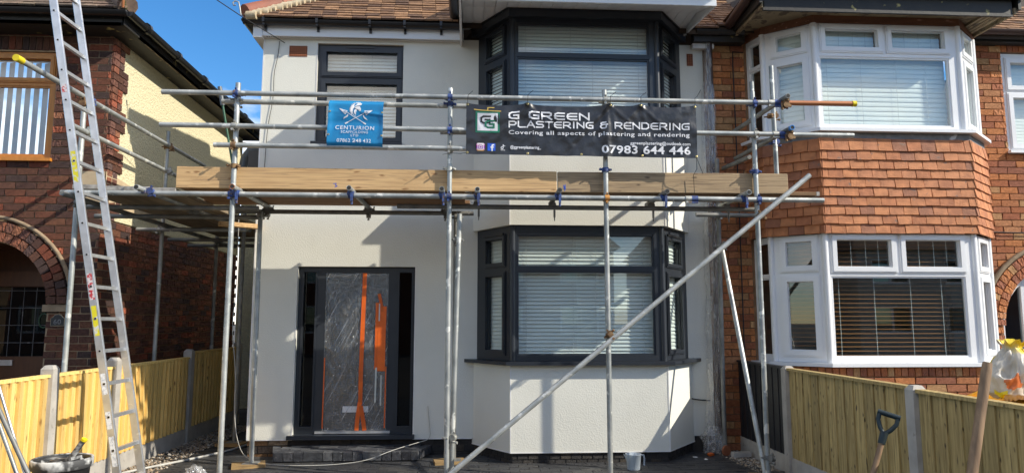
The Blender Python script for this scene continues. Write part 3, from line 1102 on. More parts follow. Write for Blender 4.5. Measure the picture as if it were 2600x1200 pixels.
roof = roof_slab('roof', H, -2.62, 2.92, 7.83, 4.99, hip0=1)
PT = Pieces('tile', 'tile_courses')
tiles(PT, roof, ROOFT, -2.62, -.16, 7.83, 5.0, 15, hip0=1)
tiles(PT, roof, ROOFT, 2.64, 2.92, 7.83, 5.0, 15)
PT.emit(290, least=3)
for k in range(6):                           # ridge tiles down the hip, bedded in mortar
    s0, s1 = .02 + k * .30, .02 + k * .30 + .31
    q = lambda s, dz: Vector((-2.62 + s, 7.83 + s, 5.02 + s * math.tan(PIT) + dz))
    mb = MB().tube(q(s0, .035), q(s1, .03), .088, 12, r2=.082)
    O('ridge_tile', mb, RIDGE if k % 3 != 2 else RIDGEL, roof)
mb = MB()
rs = random.Random(4)
for k in range(44):
    s = .03 + k * .043
    q = Vector((-2.62 + s + .07, 7.83 + s - .05, 5.035 + s * math.tan(PIT) - .05))
    mb.tube(q + Vector((-.05, 0, 0)), q + Vector((.06 + rs.uniform(0, .03), rs.uniform(-.02, 0), .0)), .045 + rs.uniform(0, .014), 6)
O('mortar_fillet', mb, MORTY, roof)
mb = MB().path([(-2.63, 7.80, 5.0), (-2.645, 7.79, 5.10), (-2.66, 7.79, 5.16), (-2.70, 7.79, 5.175), (-2.725, 7.79, 5.15), (-2.715, 7.79, 5.12), (-2.69, 7.79, 5.125)], .008)
O('hip_iron', mb, GALV, roof)

# hood over the bay, its soffit tilted down to the fascia
HY, HZ = 6.90, 4.845
mb = MB().box(-.14, 2.56, HY - .025, HY, HZ - .012, HZ + .17)
hood = O('bay_fascia', mb, WUPVC, H)
for x0, x1, zl in ((-.14, -.116, 4.775), (2.536, 2.56, 4.965)):
    mb = MB().hexa([(x0, HY, HZ - .012), (x1, HY, HZ - .012), (x1, 8.0, zl), (x0, 8.0, zl), (x0, HY, HZ + .17), (x1, HY, HZ + .17), (x1, 8.0, 5.2), (x0, 8.0, 5.2)])
    O('side_fascia', mb, WUPVC, H)
mb = MB().box(-.115, 2.535, HY, 8.1, 5.03, 5.04)
sof = O('bay_soffit', mb, WUPVC, H)
x = -.113
while x < 2.52:
    b = min(x + .122, 2.533)
    a0, b0 = x + .003, b - .003
    mb = MB().hexa([(a0, HY + .001, HZ), (b0, HY + .001, HZ), (b0, 7.42, 5.005), (a0, 7.42, 5.005), (a0, HY + .001, HZ + .011), (b0, HY + .001, HZ + .011), (b0, 7.42, 5.017), (a0, 7.42, 5.017)])
    mb.hexa([(a0, 7.42, 5.005), (b0, 7.42, 5.005), (b0, 8.02, 5.005), (a0, 8.02, 5.005), (a0, 7.42, 5.017), (b0, 7.42, 5.017), (b0, 8.02, 5.017), (a0, 8.02, 5.017)])
    O('soffit_board', mb, WUPVC, sof)
    x += .122
mb = MB()
hx0, hx1 = -.22, 2.66
mb.add([(hx0, HY - .06, HZ + .17), (hx1, HY - .06, HZ + .17), (1.9, 8.0, 6.05), (.6, 8.0, 6.05), (1.9, 10.2, 6.05), (.6, 10.2, 6.05), (hx0, 8.1, 5.14), (hx1, 8.1, 5.14)],
       [(0, 1, 2, 3), (3, 2, 4, 5), (0, 3, 5, 6), (1, 7, 4, 2), (0, 6, 7, 1)])
O('bay_roof', mb, ROOFT, H)
O('bay_gutter', half_gutter(MB(), (-.2, HY - .08, HZ + .18), (2.62, HY - .08, HZ + .18)), BLACKP, H)
O('bay_gutter', half_gutter(MB(), (-.2, HY - .05, 5.06), (-.2, 7.86, 5.09), r=.06), BLACKP, H)
O('bay_gutter', half_gutter(MB(), (2.62, HY - .05, 5.06), (2.62, 7.95, 5.10)), BLACKP, H)
for x in (.6, 1.55, 2.38):
    O('gutter_bracket', MB().box(x - .014, x + .014, HY - .05, HY - .027, HZ + .06, HZ + .14), BLACKP, H)
mb = half_gutter(MB(), (2.66, gy, gz), (3.24, gy, gz))
O('valley_gutter', mb, BLACKP, H)
mb = MB().box(2.64, 3.26, 7.87, 7.99, 4.86, 4.97)
O('eaves_board', mb, BITUMEN, H)
mb = MB().box(2.64, 2.9, 7.93, 8.0, 4.80, 4.858)
O('render_cap', mb, BEAD, H)

# ------------------------------------------------------------------ right-hand brick house
B = thing('brick_house', 'orange brick house with white bay windows and hung terracotta tiles', 'house', (4.7, 8, 0))
FB = Fr((2.90, 8.02), (9.0, 8.02))


def bx(x):
    return x - 2.90


AC, AR, AZ = 7.02, .70, 1.50                 # porch arch: centre, clear radius, springing
bh = [(bx(3.42), bx(6.08), 0, 5.2), (bx(6.565), bx(7.5), 3.60, 4.87), (bx(AC - AR), bx(AC + AR), 0, AZ + AR)]
mb = MB()
FB.wall(mb, 0, bx(3.42), .04, 5.02, bh, -.25, -.006)
O('wall', FB.wall(MB(), bx(6.08), 6.1, .04, 5.02, bh, -.25, -.006), MORTR, B)
bw = O('wall', mb, MORTR, B)


def arch_fill(mb, fr, cu, r, z, d0, d1, n=20):
    """spandrels between a half-round arch and the square hole above it"""
    P = fr.p
    for i in range(n):
        a0, a1 = math.pi * i / n, math.pi * (i + 1) / n
        x0, x1 = cu - r * math.cos(a0), cu - r * math.cos(a1)
        z0, z1 = z + r * math.sin(a0), z + r * math.sin(a1)
        t = z + r
        mb.add([P(x0, d1, z0), P(x1, d1, z1), P(x1, d1, t), P(x0, d1, t)], [(0, 1, 2, 3)])
        mb.add([P(x0, d0, z0), P(x1, d0, z1), P(x1, d1, z1), P(x0, d1, z0)], [(0, 1, 2, 3)])
    return mb


mb = arch_fill(MB(), FB, bx(AC), AR, AZ, -.25, -.006)
O('arch_backing', mb, MORTR, B)
PB = Pieces('brick', 'brick_courses')
ch = [(bx(3.30), bx(6.10), 0, 5.2), (bx(6.565), bx(7.5), 3.56, 4.96), (bx(AC - AR), bx(AC + AR), 0, AZ)]
rect = cutter(ch)


def skipB(a, b, z0, z1):
    out = []
    for s, e in rect(a, b, z0, z1):
        zc = z1
        if zc > AZ:
            RO = AR + .236
            dz = (z0 + z1) / 2 - AZ
            if 0 < dz < RO:
                h = math.sqrt(RO * RO - dz * dz)
                l, r = bx(AC) - h, bx(AC) + h
                if e <= l or s >= r:
                    out.append((s, e))
                else:
                    if s < l:
                        out.append((s, l))
                    if e > r:
                        out.append((r, e))
                continue
        out.append((s, e))
    return out


brickwork(PB, FB, bw, BRICKR, 0, bx(7.6), G, 4.98, skip=skipB)
soldiers(PB, FB, bw, BRICKR, bx(6.50), bx(7.5), 4.875, 4.96)
# two rings of arch bricks and the springer
arch = O('porch_arch', MB().box(6.05, 6.29, 7.985, 8.02, AZ - .085, AZ - .005), BRICKR, B)
for ring in range(2):
    r0 = AR + .012 + ring * .112
    n = int(math.pi * (r0 + .05) / (.078 if ring == 0 else .078))
    for k in range(n):
        a = math.pi * (k + .5) / n
        if a > math.pi * .62:
            continue
        x, z = AC - math.cos(a) * (r0 + .05), AZ + math.sin(a) * (r0 + .05)
        w = math.pi * (r0 + .05) / n - .012
        PB.add((x, 7.998, z), (.1, .06, w), 0, arch, BRICKR, Vector((0, -1, 0)), rot=(0, a, 0))
mb = MB()                                    # drip mould round the arch
pts = [(AC - math.cos(math.pi * i / 30) * (AR + .26), 7.985, AZ + math.sin(math.pi * i / 30) * (AR + .26)) for i in range(0, 22)]
mb.path(pts, .028, 6)
O('drip_mould', mb, STONE, B)
# white porch frame and door inside the arch
mb = MB()
FQ = Fr((AC - AR, 8.10), (AC + AR, 8.10))
for i in range(16):
    a0, a1 = math.pi * i / 16, math.pi * (i + 1) / 16
    for (ra, rb) in ((AR, AR - .075),):
        q = [(AR - math.cos(a) * r, AZ + math.sin(a) * r) for a, r in ((a0, ra), (a1, ra), (a1, rb), (a0, rb))]
        mb.hexa([FQ.p(q[0][0], 0, q[0][1]), FQ.p(q[1][0], 0, q[1][1]), FQ.p(q[1][0], -.08, q[1][1]), FQ.p(q[0][0], -.08, q[0][1]),
                 FQ.p(q[3][0], 0, q[3][1]), FQ.p(q[2][0], 0, q[2][1]), FQ.p(q[2][0], -.08, q[2][1]), FQ.p(q[3][0], -.08, q[3][1])])
FQ.box(mb, 0, .075, -.08, 0, .1, AZ)
FQ.box(mb, .32, .38, -.07, -.01, .1, AZ + .55)
FQ.box(mb, .075, 2 * AR, -.078, -.002, .93, 1.02)
pf = O('porch_frame', mb, WUPVC, B)
mb = MB()
FQ.box(mb, .05, 1.3, -.05, -.04, .1, AZ + AR - .02)
O('pane', mb, glass_mat('porch_glass', tint=(.6, .68, .72)), pf)
mb = MB()
FQ.box(mb, 0, 1.4, -.9, -.8, .1, 2.5)
O('porch_back', mb, GREYP, B)

# right-hand upper window
FW2 = Fr((2.90, 8.05), (9.0, 8.05))
window(B, FW2, bx(6.575), bx(7.5), 3.62, 4.865, [(bx(6.70), bx(7.38), 3.72, 4.29, True), (bx(6.70), bx(7.38), 4.46, 4.74, True)], WUPVC, blind=SLAT_P, name='casement_window', sashw=.075)
mb = MB()
FB.box(mb, bx(6.55), bx(7.5), -.1, .06, 3.585, 3.618)
O('window_sill', mb, WUPVC, B)

# five-sided bay
QP = [(3.30, 8.02), (3.385, 7.73), (3.845, 7.35), (5.56, 7.35), (6.02, 7.73), (6.10, 8.02)]


def qg(d):
    return [(3.30 - d, 8.02), (3.385 - d * .95, 7.73 - d * .35), (3.845 - d * .4, 7.35 - d), (5.56 + d * .4, 7.35 - d), (6.02 + d * .95, 7.73 - d * .35), (6.10 + d, 8.02)]


mb = MB().prism(qg(-.012), .04, 1.07)
bb = O('bay_base', mb, MORTR, B)
for a, b in zip(QP[:-1], QP[1:]):
    f = Fr(a, b)
    soldiers(PB, f, bb, BRICKR, 0, f.L, .965, 1.066)
    brickwork(PB, f, bb, BRICKR, 0, f.L, .965 - 11 * .0808, .960, proud=.006)
PB.emit(298)
mb = MB().prism(qg(.07), 1.072, 1.108)
O('window_sill', mb, WUPVC, B)
mb = MB().prism(qg(.085), 3.625, 3.66)
O('window_sill', mb, WUPVC, B)
mb = MB().prism(qg(.012), 3.545, 3.622)
O('lead_apron', mb, LEAD, B)
mb = MB().prism(qg(-.02), 2.50, 3.55)
cl = O('tile_cladding', mb, FELT, B)
TP = Pieces('tile', 'tile_rows')
rows = 10
gz_ = (3.555 - 2.535) / rows
for j in range(rows):
    zt = 3.555 - j * gz_
    for a, b in zip(QP[:-1], QP[1:]):
        f = Fr(a, b)
        w = .166
        u = -.024 - (w / 2 if j % 2 else 0)
        while u < f.L + .02:
            s, e = max(u, -.024), min(u + w, f.L + .024)
            if e - s > .04:
                Lz = gz_ + .035
                tl = R(9.5) + R(random.uniform(-1.3, 1.3))
                c = f.p((s + e) / 2, .019 + random.uniform(0, .004), zt - Lz / 2 + random.uniform(-.004, .004))
                TP.add(c, (e - s - .005, .016, Lz), f.ang, cl, HUNG, f.n, rot=(-tl, random.uniform(-.012, .012), f.ang))
            u += w
TP.emit(298, least=4)

for z0, z1, g0, t0, t1, g1, bl, nm in ((1.11, 2.505, 1.185, 2.02, 2.145, 2.43, SLAT_B, 'low'), (3.662, 4.90, 3.735, 4.50, 4.63, 4.825, SLAT_P, 'up')):
    W2 = qg(-.03)
    pit = .047 if nm == 'low' else .056
    cords = (.07, .34, .62, .86)
    f = Fr(W2[2], W2[3])
    off = f.o.x
    window(B, f, 0, f.L, z0, z1, [(3.925 - off, 5.405 - off, g0, t0 - .0, False), (3.985 - off, 4.585 - off, t1, g1, True), (4.76 - off, 5.37 - off, t1, g1, True)], WUPVC,
           blind=bl, name='bay_window', pitch=pit, cords=cords, sashw=.07)
    for i, nm2 in ((1, 'side_window'), (3, 'side_window')):
        f = Fr(W2[i], W2[i + 1])
        w = f.L
        window(B, f, 0, w, z0, z1, [(.165, w - .145, g0 + .06, t0 - .04, True), (.165, w - .145, t1 + .02, g1 - .01, True)], WUPVC, blind=bl, name=nm2, pitch=pit, sashw=.075, bd=-.075, over=.12)
    for i in (0, 4):
        f = Fr(W2[i], W2[i + 1])
        w = f.L
        window(B, f, 0, w, z0, z1, [(.06, w - .05, g0, t0, False), (.06, w - .05, t1 - .06, g1, False)], WUPVC, name='return_window')
    for k in (1, 2, 3, 4):
        x, y = W2[k]
        mb = MB().tube((x, y + .01, z0), (x, y + .01, z1), .036, 8)
        O('corner_post', mb, WUPVC, B)
    # a dim room behind the glass
    mb = MB().box(2.95, 9.2, 10.2, 10.3, z0 - .5, z1 + .4)
    O('room_wall', mb, ROOM, B)
mb = MB().box(9.0, 9.2, 8.0, 15.0, .05, 5.0)
O('side_wall', mb, MORTR, B)
mb = MB().box(3.42, 6.08, 7.75, 8.3, 2.52, 2.60)
O('bay_floor', mb, ROOM, B)
mb = MB().prism(qg(-.005), 4.90, 4.985)
O('timber_header', mb, BOARDED, B)
# hood with peeling paint
mb = MB().box(3.15, 5.98, 7.08, 7.11, 4.90, 5.13)
O('bay_fascia', mb, BITUMEN, B)
mb = MB().box(3.17, 6.0, 7.11, 8.03, 4.985, 5.0)
O('bay_soffit', mb, PEEL, B)
for x0, x1 in ((3.135, 3.165), (6.0, 6.03)):
    O('barge_trim', MB().box(x0, x1, 7.08, 8.0, 4.93, 5.0), PEEL, B)
for k in range(4):
    O('soffit_batten', MB().box(5.74 + k * .06, 5.785 + k * .06, 7.12, 8.0, 4.955, 4.984), PEEL, B)
for x0, x1 in ((3.10, 3.134), (6.031, 6.065)):
    O('side_fascia', MB().box(x0, x1, 7.05, 8.0, 4.97, 5.12), BITUMEN, B)
mb = half_gutter(MB(), (3.05, 7.03, 5.14), (6.1, 7.03, 5.14), r=.06)
O('bay_gutter', mb, BLACKP, B)
mb = MB().tube((3.04, 7.0, 5.12), (3.06, 7.95, 5.04), .055, 10)
O('side_gutter', mb, BROWNP, B)
mb = MB()
mb.add([(3.0, 7.0, 5.12), (6.1, 7.0, 5.12), (5.2, 8.0, 6.1), (3.9, 8.0, 6.1), (5.2, 10.2, 6.1), (3.9, 10.2, 6.1), (3.0, 8.1, 5.12), (6.1, 8.1, 5.12)],
       [(0, 1, 2, 3), (3, 2, 4, 5), (0, 3, 5, 6), (1, 7, 4, 2), (0, 6, 7, 1)])
O('bay_roof', mb, ROOFT, B)
roofb = roof_slab('roof', B, 2.92, 9.0, 7.83, 5.02)
PT = Pieces('tile', 'tile_courses')
tiles(PT, roofb, ROOFT, 2.92, 3.35, 7.83, 5.03, 15)
tiles(PT, roofb, ROOFT, 5.95, 7.6, 7.83, 5.03, 12)
PT.emit(290, least=3)
mb = half_gutter(MB(), (6.08, 7.80, 5.06), (9.0, 7.80, 5.06))
O('gutter', mb, BROWNP, B)
mb = MB().box(6.04, 9, 7.88, 7.91, 4.95, 5.06)
mb.box(6.04, 9, 7.91, 8.02, 4.955, 4.97)
O('fascia', mb, BITUMEN, B)
f = Fr((3.12, 8.012), (3.27, 8.012))
mb = MB()
hs = [(.021 * (i + .22), .021 * (i + .78), 4.60 + .021 * (j + .22), 4.60 + .021 * (j + .78)) for i in range(7) for j in range(6)]
f.wall(mb, 0, .15, 4.60, 4.728, hs, -.02, .006)
v = O('air_brick', mb, TERRA, B)
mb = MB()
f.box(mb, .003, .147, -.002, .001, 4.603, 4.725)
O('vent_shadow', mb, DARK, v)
mb = MB().path([(3.28, 7.99, 4.78), (3.15, 7.985, 4.785), (3.145, 7.985, 4.6), (3.15, 7.985, 3.9), (3.155, 7.985, 3.0), (3.15, 7.985, 1.1)], .007, 6)
O('aerial_cable', mb, CABLEK, B)
mb = MB().path([(6.1, 8.0, 2.62), (6.4, 7.985, 2.61), (7.2, 7.985, 2.60)], .006, 6)
O('wall_cable', mb, CABLEK, B)

# ------------------------------------------------------------------ left-hand dark brick house
Lh = thing('brick_house', 'dark brown brick house with golden oak window and cream pebbledashed side wall', 'house', (-4.12, 8, 0))
FL = Fr((-7.6, 8.0), (-4.12, 8.0))


def lx(x):
    return x + 7.6


LC, LR, LZ = -5.32, .695, 1.735
mb = MB()
FL.wall(mb, 0, 3.48, .04, 4.84, [(lx(-6.2), lx(-4.72), 3.36, 4.605), (lx(LC - LR), lx(LC + LR), 0, LZ + LR)], -.25, -.006)
lw = O('wall', mb, MORTL, Lh)
mb = arch_fill(MB(), FL, lx(LC), LR, LZ, -.25, -.006)
O('arch_backing', mb, MORTL, Lh)
PL = Pieces('brick', 'brick_courses')
lrect = cutter([(lx(-6.25), lx(-4.715), 3.33, 4.78), (lx(LC - LR), lx(LC + LR), 0, LZ)])


def skipL(a, b, z0, z1):
    out = []
    RO = LR + .236
    dz = (z0 + z1) / 2 - LZ
    for s, e in lrect(a, b, z0, z1):
        if 0 < dz < RO:
            h = math.sqrt(RO * RO - dz * dz)
            l, r = lx(LC) - h, lx(LC) + h
            if e <= l or s >= r:
                out.append((s, e))
            else:
                if s < l:
                    out.append((s, l))
                if e > r:
                    out.append((r, e))
        else:
            out.append((s, e))
    return out


brickwork(PL, FL, lw, BRICKL, lx(-7.55), 3.484, G, 4.84, skip=skipL)
soldiers(PL, FL, lw, BRICKL, lx(-6.25), lx(-4.70), 4.615, 4.78)
arch = O('porch_arch', MB().box(LC + LR - .03, LC + LR + .255, 7.965, 8.02, LZ - .078, LZ - .004), STONE, Lh)
for ring in range(2):
    r0 = LR + .012 + ring * .112
    n = int(math.pi * (r0 + .05) / .088)
    for k in range(n):
        a = math.pi * (k + .5) / n
        x, z = LC - math.cos(a) * (r0 + .05), LZ + math.sin(a) * (r0 + .05)
        w = math.pi * (r0 + .05) / n - .013
        if x > -6.5:
            PL.add((x, 7.978, z), (.1, .06, w), 0, arch, BRICKL, Vector((0, -1, 0)), rot=(0, a, 0))
mb = MB()
pts = [(LC - math.cos(math.pi * i / 30) * (LR + .27), 7.965, LZ + math.sin(math.pi * i / 30) * (LR + .27)) for i in range(0, 31)]
mb.path(pts, .023, 6)
O('drip_mould', mb, STONE, Lh)
# porch: oak transom, leaded door, letter plate
FG = Fr((LC - LR, 8.75), (LC + LR, 8.75))
mb = MB()
FG.wall(mb, 0, 2 * LR, .1, LZ + LR, [(.2, 2 * LR - .11, 1.14, 1.96)], -.06, 0)
dr = O('door', mb, OAKD, Lh)
mb = MB()
FG.box(mb, .02, 2 * LR - .02, 0, .05, 1.965, 2.145)
O('transom', mb, OAKD, dr)
mb = MB()
FG.box(mb, .18, 2 * LR - .1, -.03, -.02, 1.13, 1.98)
O('pane', mb, GLASSD, dr)
mb = MB()
for k in range(8):
    u = .24 + k * .145
    FG.box(mb, u - .003, u + .003, -.02, -.014, 1.14, 1.96)
for k in range(4):
    z = 1.30 + k * .205
    FG.box(mb, .2, 2 * LR - .11, -.02, -.0135, z - .003, z + .003)
O('leading', mb, LEAD, dr)
mb = MB()
uc = lx(-4.97) - lx(LC - LR) - .12
for k in range(10):
    a0, a1 = 2 * math.pi * k / 10, 2 * math.pi * (k + 1) / 10
    mb.bar(FG.p(uc + math.sin(a0) * .055, -.01, 1.56 + math.cos(a0) * .085), FG.p(uc + math.sin(a1) * .055, -.01, 1.56 + math.cos(a1) * .085), .012, .006, (0, 1, 0))
O('tulip_motif', mb, GREENP, dr)
mb = MB()
FG.box(mb, .36, .62, 0, .018, 1.035, 1.10)
O('letter_plate', mb, ALU, dr)
mb = MB()
FG.box(mb, -1.6, 1.8, -1.2, -1.1, .05, 2.6)
O('porch_back', mb, DARK, Lh)  # black sheet behind the door glass, put in as the shade indoors
mb = MB().box(LC - LR - .02, LC - LR, 8.2, 8.8, .1, 2.4)
mb.box(LC + LR, LC + LR + .02, 8.2, 8.8, .1, 2.4)
mb.box(LC - LR, LC + LR, 8.2, 8.8, 2.42, 2.46)
O('porch_lining', mb, OAKD, Lh)
# window
FLW = Fr((-7.6, 8.03), (-4.12, 8.03))
window(Lh, FLW, lx(-6.2), lx(-4.725), 3.36, 4.60, [(lx(-5.9), lx(-4.81), 3.42, 4.19, False), (lx(-5.9), lx(-4.81), 4.305, 4.515, True)], OAK, name='oak_window', sashw=.06)
mb = MB()
FL.box(mb, lx(-6.2), lx(-4.69), -.1, .05, 3.325, 3.36)
O('window_sill', mb, OAK, Lh)
wv = thing
W = O('blind_rail', MB().box(-6.0, -4.76, 8.13, 8.17, 4.53, 4.57), WUPVC, Lh)
for k in range(11):
    inst('slat', SLAT_V, W, (-4.83 - k * .098, 8.17, 3.97), (0, 0, R(-62)), (1, 1, 1.12))
PQ = thing('number_plaque', 'small black arched house number plaque reading 60 beside the left porch', 'plaque', (-4.49, 7.99, 1.56))
fq = Fr((-4.565, 7.985), (-4.415, 7.985))
def arched(w, h, r):
    return [(0, 0), (w, 0), (w, h)] + [(w / 2 + r * math.cos(R(a)), h + r * .8 * math.sin(R(a))) for a in range(15, 180, 15)] + [(0, h)]
for nm_, ins, d_, m_ in (('edge', 0, .004, MORTY), ('plate', .006, .008, INKK)):
    pl_ = arched(.15 - 2 * ins, .085 - ins, .055 - ins)
    k = MB()
    a_ = [fq.p(u + ins, d_, 1.50 + ins + z) for u, z in pl_]
    b_ = [fq.p(u + ins, -.012, 1.50 + ins + z) for u, z in pl_]
    n_ = len(a_)
    k.add(a_ + b_, [tuple(range(n_))] + [(i, i + n_, (i + 1) % n_ + n_, (i + 1) % n_) for i in range(n_)])
    O(nm_, k, m_, PQ)
vs, fs = text_geo('60', .01, 1.05)
k = MB()
k.add([fq.p(.035 + u * .08, .0095, 1.575 - v * .055) for u, v in vs], fs)
O('number', k, LEAD, PQ)
# side wall: brick below, pebbledash above, brick quoins
FT = Fr((-4.12, 8.0), (-4.12, 12.6))
mb = MB()
FT.wall(mb, 0, 4.6, .04, 4.84, [], -.25, -.006)
sw = O('side_wall', mb, MORTL, Lh)
mb = MB()
pts = [(.24, 2.70), (4.6, 2.70), (4.6, 4.84), (.24, 4.84)]
FT.box(mb, .12, 4.6, -.01, .012, 2.70, 4.83)
O('pebbledash', mb, DASH, Lh)
for j in range(58):
    z = G + j * .0808
    if z > 4.75:
        break
    if z > 2.68:
        k = (j // 2) % 2
        ln = .34 if (j // 3) % 2 else .23
        segs = [(-.006, .112), (.112, ln)] if j % 2 else [(-.006, ln - .112), (ln - .112, ln)]
        for s, e in segs:
            PL.add(FT.p((s + e) / 2, .012, z + .0404), (e - s - .0115, .045, .0693), FT.ang, sw, BRICKL, FT.n)
    else:
        u = -.006 - (.113 if j % 2 else 0)
        while u < 4.5:
            s, e = max(u, -.006), u + .2265
            if e - s > .03:
                PL.add(FT.p((s + e) / 2, -.006, z + .0404), (e - s - .0115, .03, .0693), FT.ang, sw, BRICKL, FT.n)
            u += .2265
PL.emit(298)
mb = MB()                                    # bare mortar patch round the corner
FL.box(mb, lx(-4.40), lx(-4.10), .008, .02, 2.84, 3.22)
o_ = len(mb.v)
P = FT.p
mb.add([P(-.02, .034, 2.84), P(1.35, .034, 2.84), P(.55, .034, 3.16), P(-.02, .034, 3.22), P(-.02, .013, 2.84), P(1.35, .013, 2.84), P(.55, .013, 3.16), P(-.02, .013, 3.22)],
       [(0, 1, 2, 3), (0, 4, 5, 1), (1, 5, 6, 2), (2, 6, 7, 3)])
O('mortar_patch', mb, PATCH, Lh)
# roof
mb = MB().box(-7.6, -3.87, 7.66, 8.02, 4.80, 4.83)
mb.box(-4.14, -3.84, 8.02, 12.7, 4.80, 4.83)
O('soffit', mb, BITUMEN, Lh)
mb = MB().box(-7.6, -3.85, 7.66, 7.685, 4.80, 4.93)
mb.box(-3.865, -3.84, 7.66, 12.7, 4.80, 4.93)
O('fascia', mb, BITUMEN, Lh)
mb = half_gutter(MB(), (-7.6, 7.60, 4.93), (-3.78, 7.60, 4.93))
half_gutter(mb, (-3.78, 7.60, 4.93), (-3.78, 12.7, 4.93))
O('gutter', mb, BLACKP, Lh)
mb = MB()
for y in (8.05, 8.9, 9.8, 10.7, 11.6):
    mb.tube((-3.78, y - .03, 4.925), (-3.78, y + .03, 4.925), .064, 10)
O('gutter_joint', mb, BLACKP, Lh)
mb = MB()
mb.bar((-3.86, 8.2, 4.80), (-3.86, 12.6, 4.80), .012, .02)
O('soffit_trim', mb, PEEL, Lh)
ex, ey, ez = -3.80, 7.62, 4.96
up = 4.4
mb = MB()
y1, z1 = ey + up * c40, ez + up * s40
mb.add([(-8.5, ey, ez), (ex, ey, ez), (ex - up * c40, y1, z1), (-8.5, y1, z1), (ex, 12.8, ez), (ex - up * c40, 12.8, z1)],
       [(0, 1, 2, 3), (1, 4, 5, 2)])
roofl = O('roof', mb, FELT, Lh)
PT = Pieces('tile', 'tile_courses')
tiles(PT, roofl, ROOFL, -6.0, ex, ey, ez + .01, 15, hip1=1)
PT.emit(250, least=3)
for k in range(6):
    s0, s1 = .0 + k * .27, k * .27 + .29
    q = lambda s: Vector((ex - s, ey + s, ez + .05 + s * math.tan(PIT)))
    mb = MB().tube(q(s0), q(s1), .11, 10, r2=.10)
    O('ridge_tile', mb, RIDGEL, roofl)
mb = MB().path([(ex - .02, ey - .06, ez + .0), (ex - .0, ey - .1, ez + .10), (ex + .02, ey - .12, ez + .19), (ex + .06, ey - .12, ez + .23), (ex + .085, ey - .12, ez + .19), (ex + .07, ey - .12, ez + .15), (ex + .05, ey - .12, ez + .16)], .016)
O('hip_iron', mb, RUSTT, roofl)
# lower wing at the back of the passage with waste pipe
mb = MB().box(-4.12, -2.62, 12.7, 13.0, .05, 4.6)
O('rear_wing', mb, DASH, Lh)
mb = MB()
mb.add([(-4.4, 12.4, 4.75), (-2.2, 12.4, 4.45), (-2.2, 16, 5.1), (-4.4, 16, 5.3)], [(0, 1, 2, 3), (3, 2, 1, 0)])
O('rear_roof', mb, BITUMEN, Lh)
mb = MB().path([(-3.15, 9.5, 3.1), (-3.08, 9.5, 3.62), (-3.06, 9.5, 3.75), (-3.0, 9.5, 3.84), (-2.8, 9.5, 3.88), (-2.45, 9.5, 3.90)], .055, 10)
O('waste_pipe', mb, GREYP, H)
mb = MB().path([(-2.50, 9.2, .1), (-2.50, 9.2, 4.7)], .05, 10)
O('downpipe', mb, GREYP, H)
mb = MB().box(-2.56, -2.44, 8.06, 8.12, 3.0, 3.5)
O('cable_box', mb, BLACKP, H)
# ------------------------------------------------------------------ scaffolding
T = .0242
SC = thing('scaffolding', 'galvanised tube scaffolding with blue couplers across the white house front', 'scaffolding', (.3, 6.6, G))


def tube(name, a, b, m=GALV, r=T, open0=False, open1=False, label=None):
    mb = MB()
    a, b = Vector(a), Vector(b)
    mb.tube(a, b, r, 14)
    o = O(name, mb, m, SC, label=label)
    for p, q, fl in ((a, b, open0), (b, a, open1)):
        if fl:
            d = (q - p).normalized()
            k = MB()
            k.tube(p - d * .0012, p + d * .002, r * .80, 12)
            O('tube_mouth', k, BOREIN, o)
    return o


def coupler_mesh(name, m):
    """right-angle coupler: collar round an upright (z) and, in front of it, round a cross tube (x)"""
    mb = MB()
    mb.tube((0, 0, -.022), (0, 0, .022), .0315, 12)
    mb.tube((-.022, -.05, 0), (.022, -.05, 0), .0315, 12)
    mb.box(-.018, .018, -.05, 0, -.02, .02)
    mb.bar((.028, .02, 0), (.062, .004, .004), .018, .02)
    mb.tube((.05, -.012, .004), (.058, .045, .004), .0075, 6)
    mb.tube((-.045, -.02, -.003), (-.040, .04, -.003), .0075, 6)
    mb.bar((-.026, .018, 0), (-.056, .004, 0), .018, .018)
    mb.tube((-.004, -.094, -.040), (-.002, -.03, -.045), .0075, 6)
    mb.tube((-.008, -.098, -.042), (-.0075, -.084, -.042), .013, 6)
    mb.bar((0, -.05, .026), (0, -.064, .05), .022, .014, (1, 0, 0))
    me = bpy.data.meshes.new(name)
    me.from_pydata(mb.v, [], mb.f)
    me.polygons.foreach_set('use_smooth', mb.s)
    me.materials.append(m)
    return me


CM = {k: coupler_mesh('coupler', m) for k, m in (('blue', BLUEC), ('rust', RUSTC), ('zinc', GALVC), ('orange', ORANGEC), ('dark', GALVD))}
NAMEC = {'blue': 'blue painted coupler', 'rust': 'rusty coupler', 'orange': 'orange coupler', 'zinc': None, 'dark': None}


def coupler(kind, loc, rot=(0, 0, 0)):
    o = inst('coupler', CM[kind], SC, loc, rot)
    if NAMEC[kind]:
        o['label'] = NAMEC[kind]
    return o


YO = 6.6
xs = (-2.22, -.205, 1.30, 2.785)
for x, zt in zip(xs, (3.80, 3.79, 3.80, 3.815)):
    tube('standard', (x, YO, G + .035), (x, YO, zt), open1=True)
tube('ledger', (-3.74, YO - .05, 2.72), (2.12, YO - .05, 2.72), open0=True)
tube('ledger', (2.12, YO - .05, 2.722), (3.43, YO - .05, 2.72), open1=True)
tube('guard_rail', (-2.90, YO - .05, 3.685), (2.98, YO - .05, 3.69), open0=True)
tube('guard_rail', (2.98, YO - .05, 3.69), (3.79, YO - .05, 3.695), RUSTT, label='rusty orange guard rail end')
tube('guard_rail', (-2.38, YO + .05, 3.635), (-.04, YO + .05, 3.63), open1=True)
tube('guard_rail', (-2.90, YO - .05, 3.37), (-.04, YO - .05, 3.365), open0=True)
tube('guard_rail', (-.30, YO + .05, 3.37), (2.0, YO + .05, 3.368))
tube('guard_rail', (1.9, YO - .05, 3.372), (3.77, YO - .05, 3.372), open1=True)
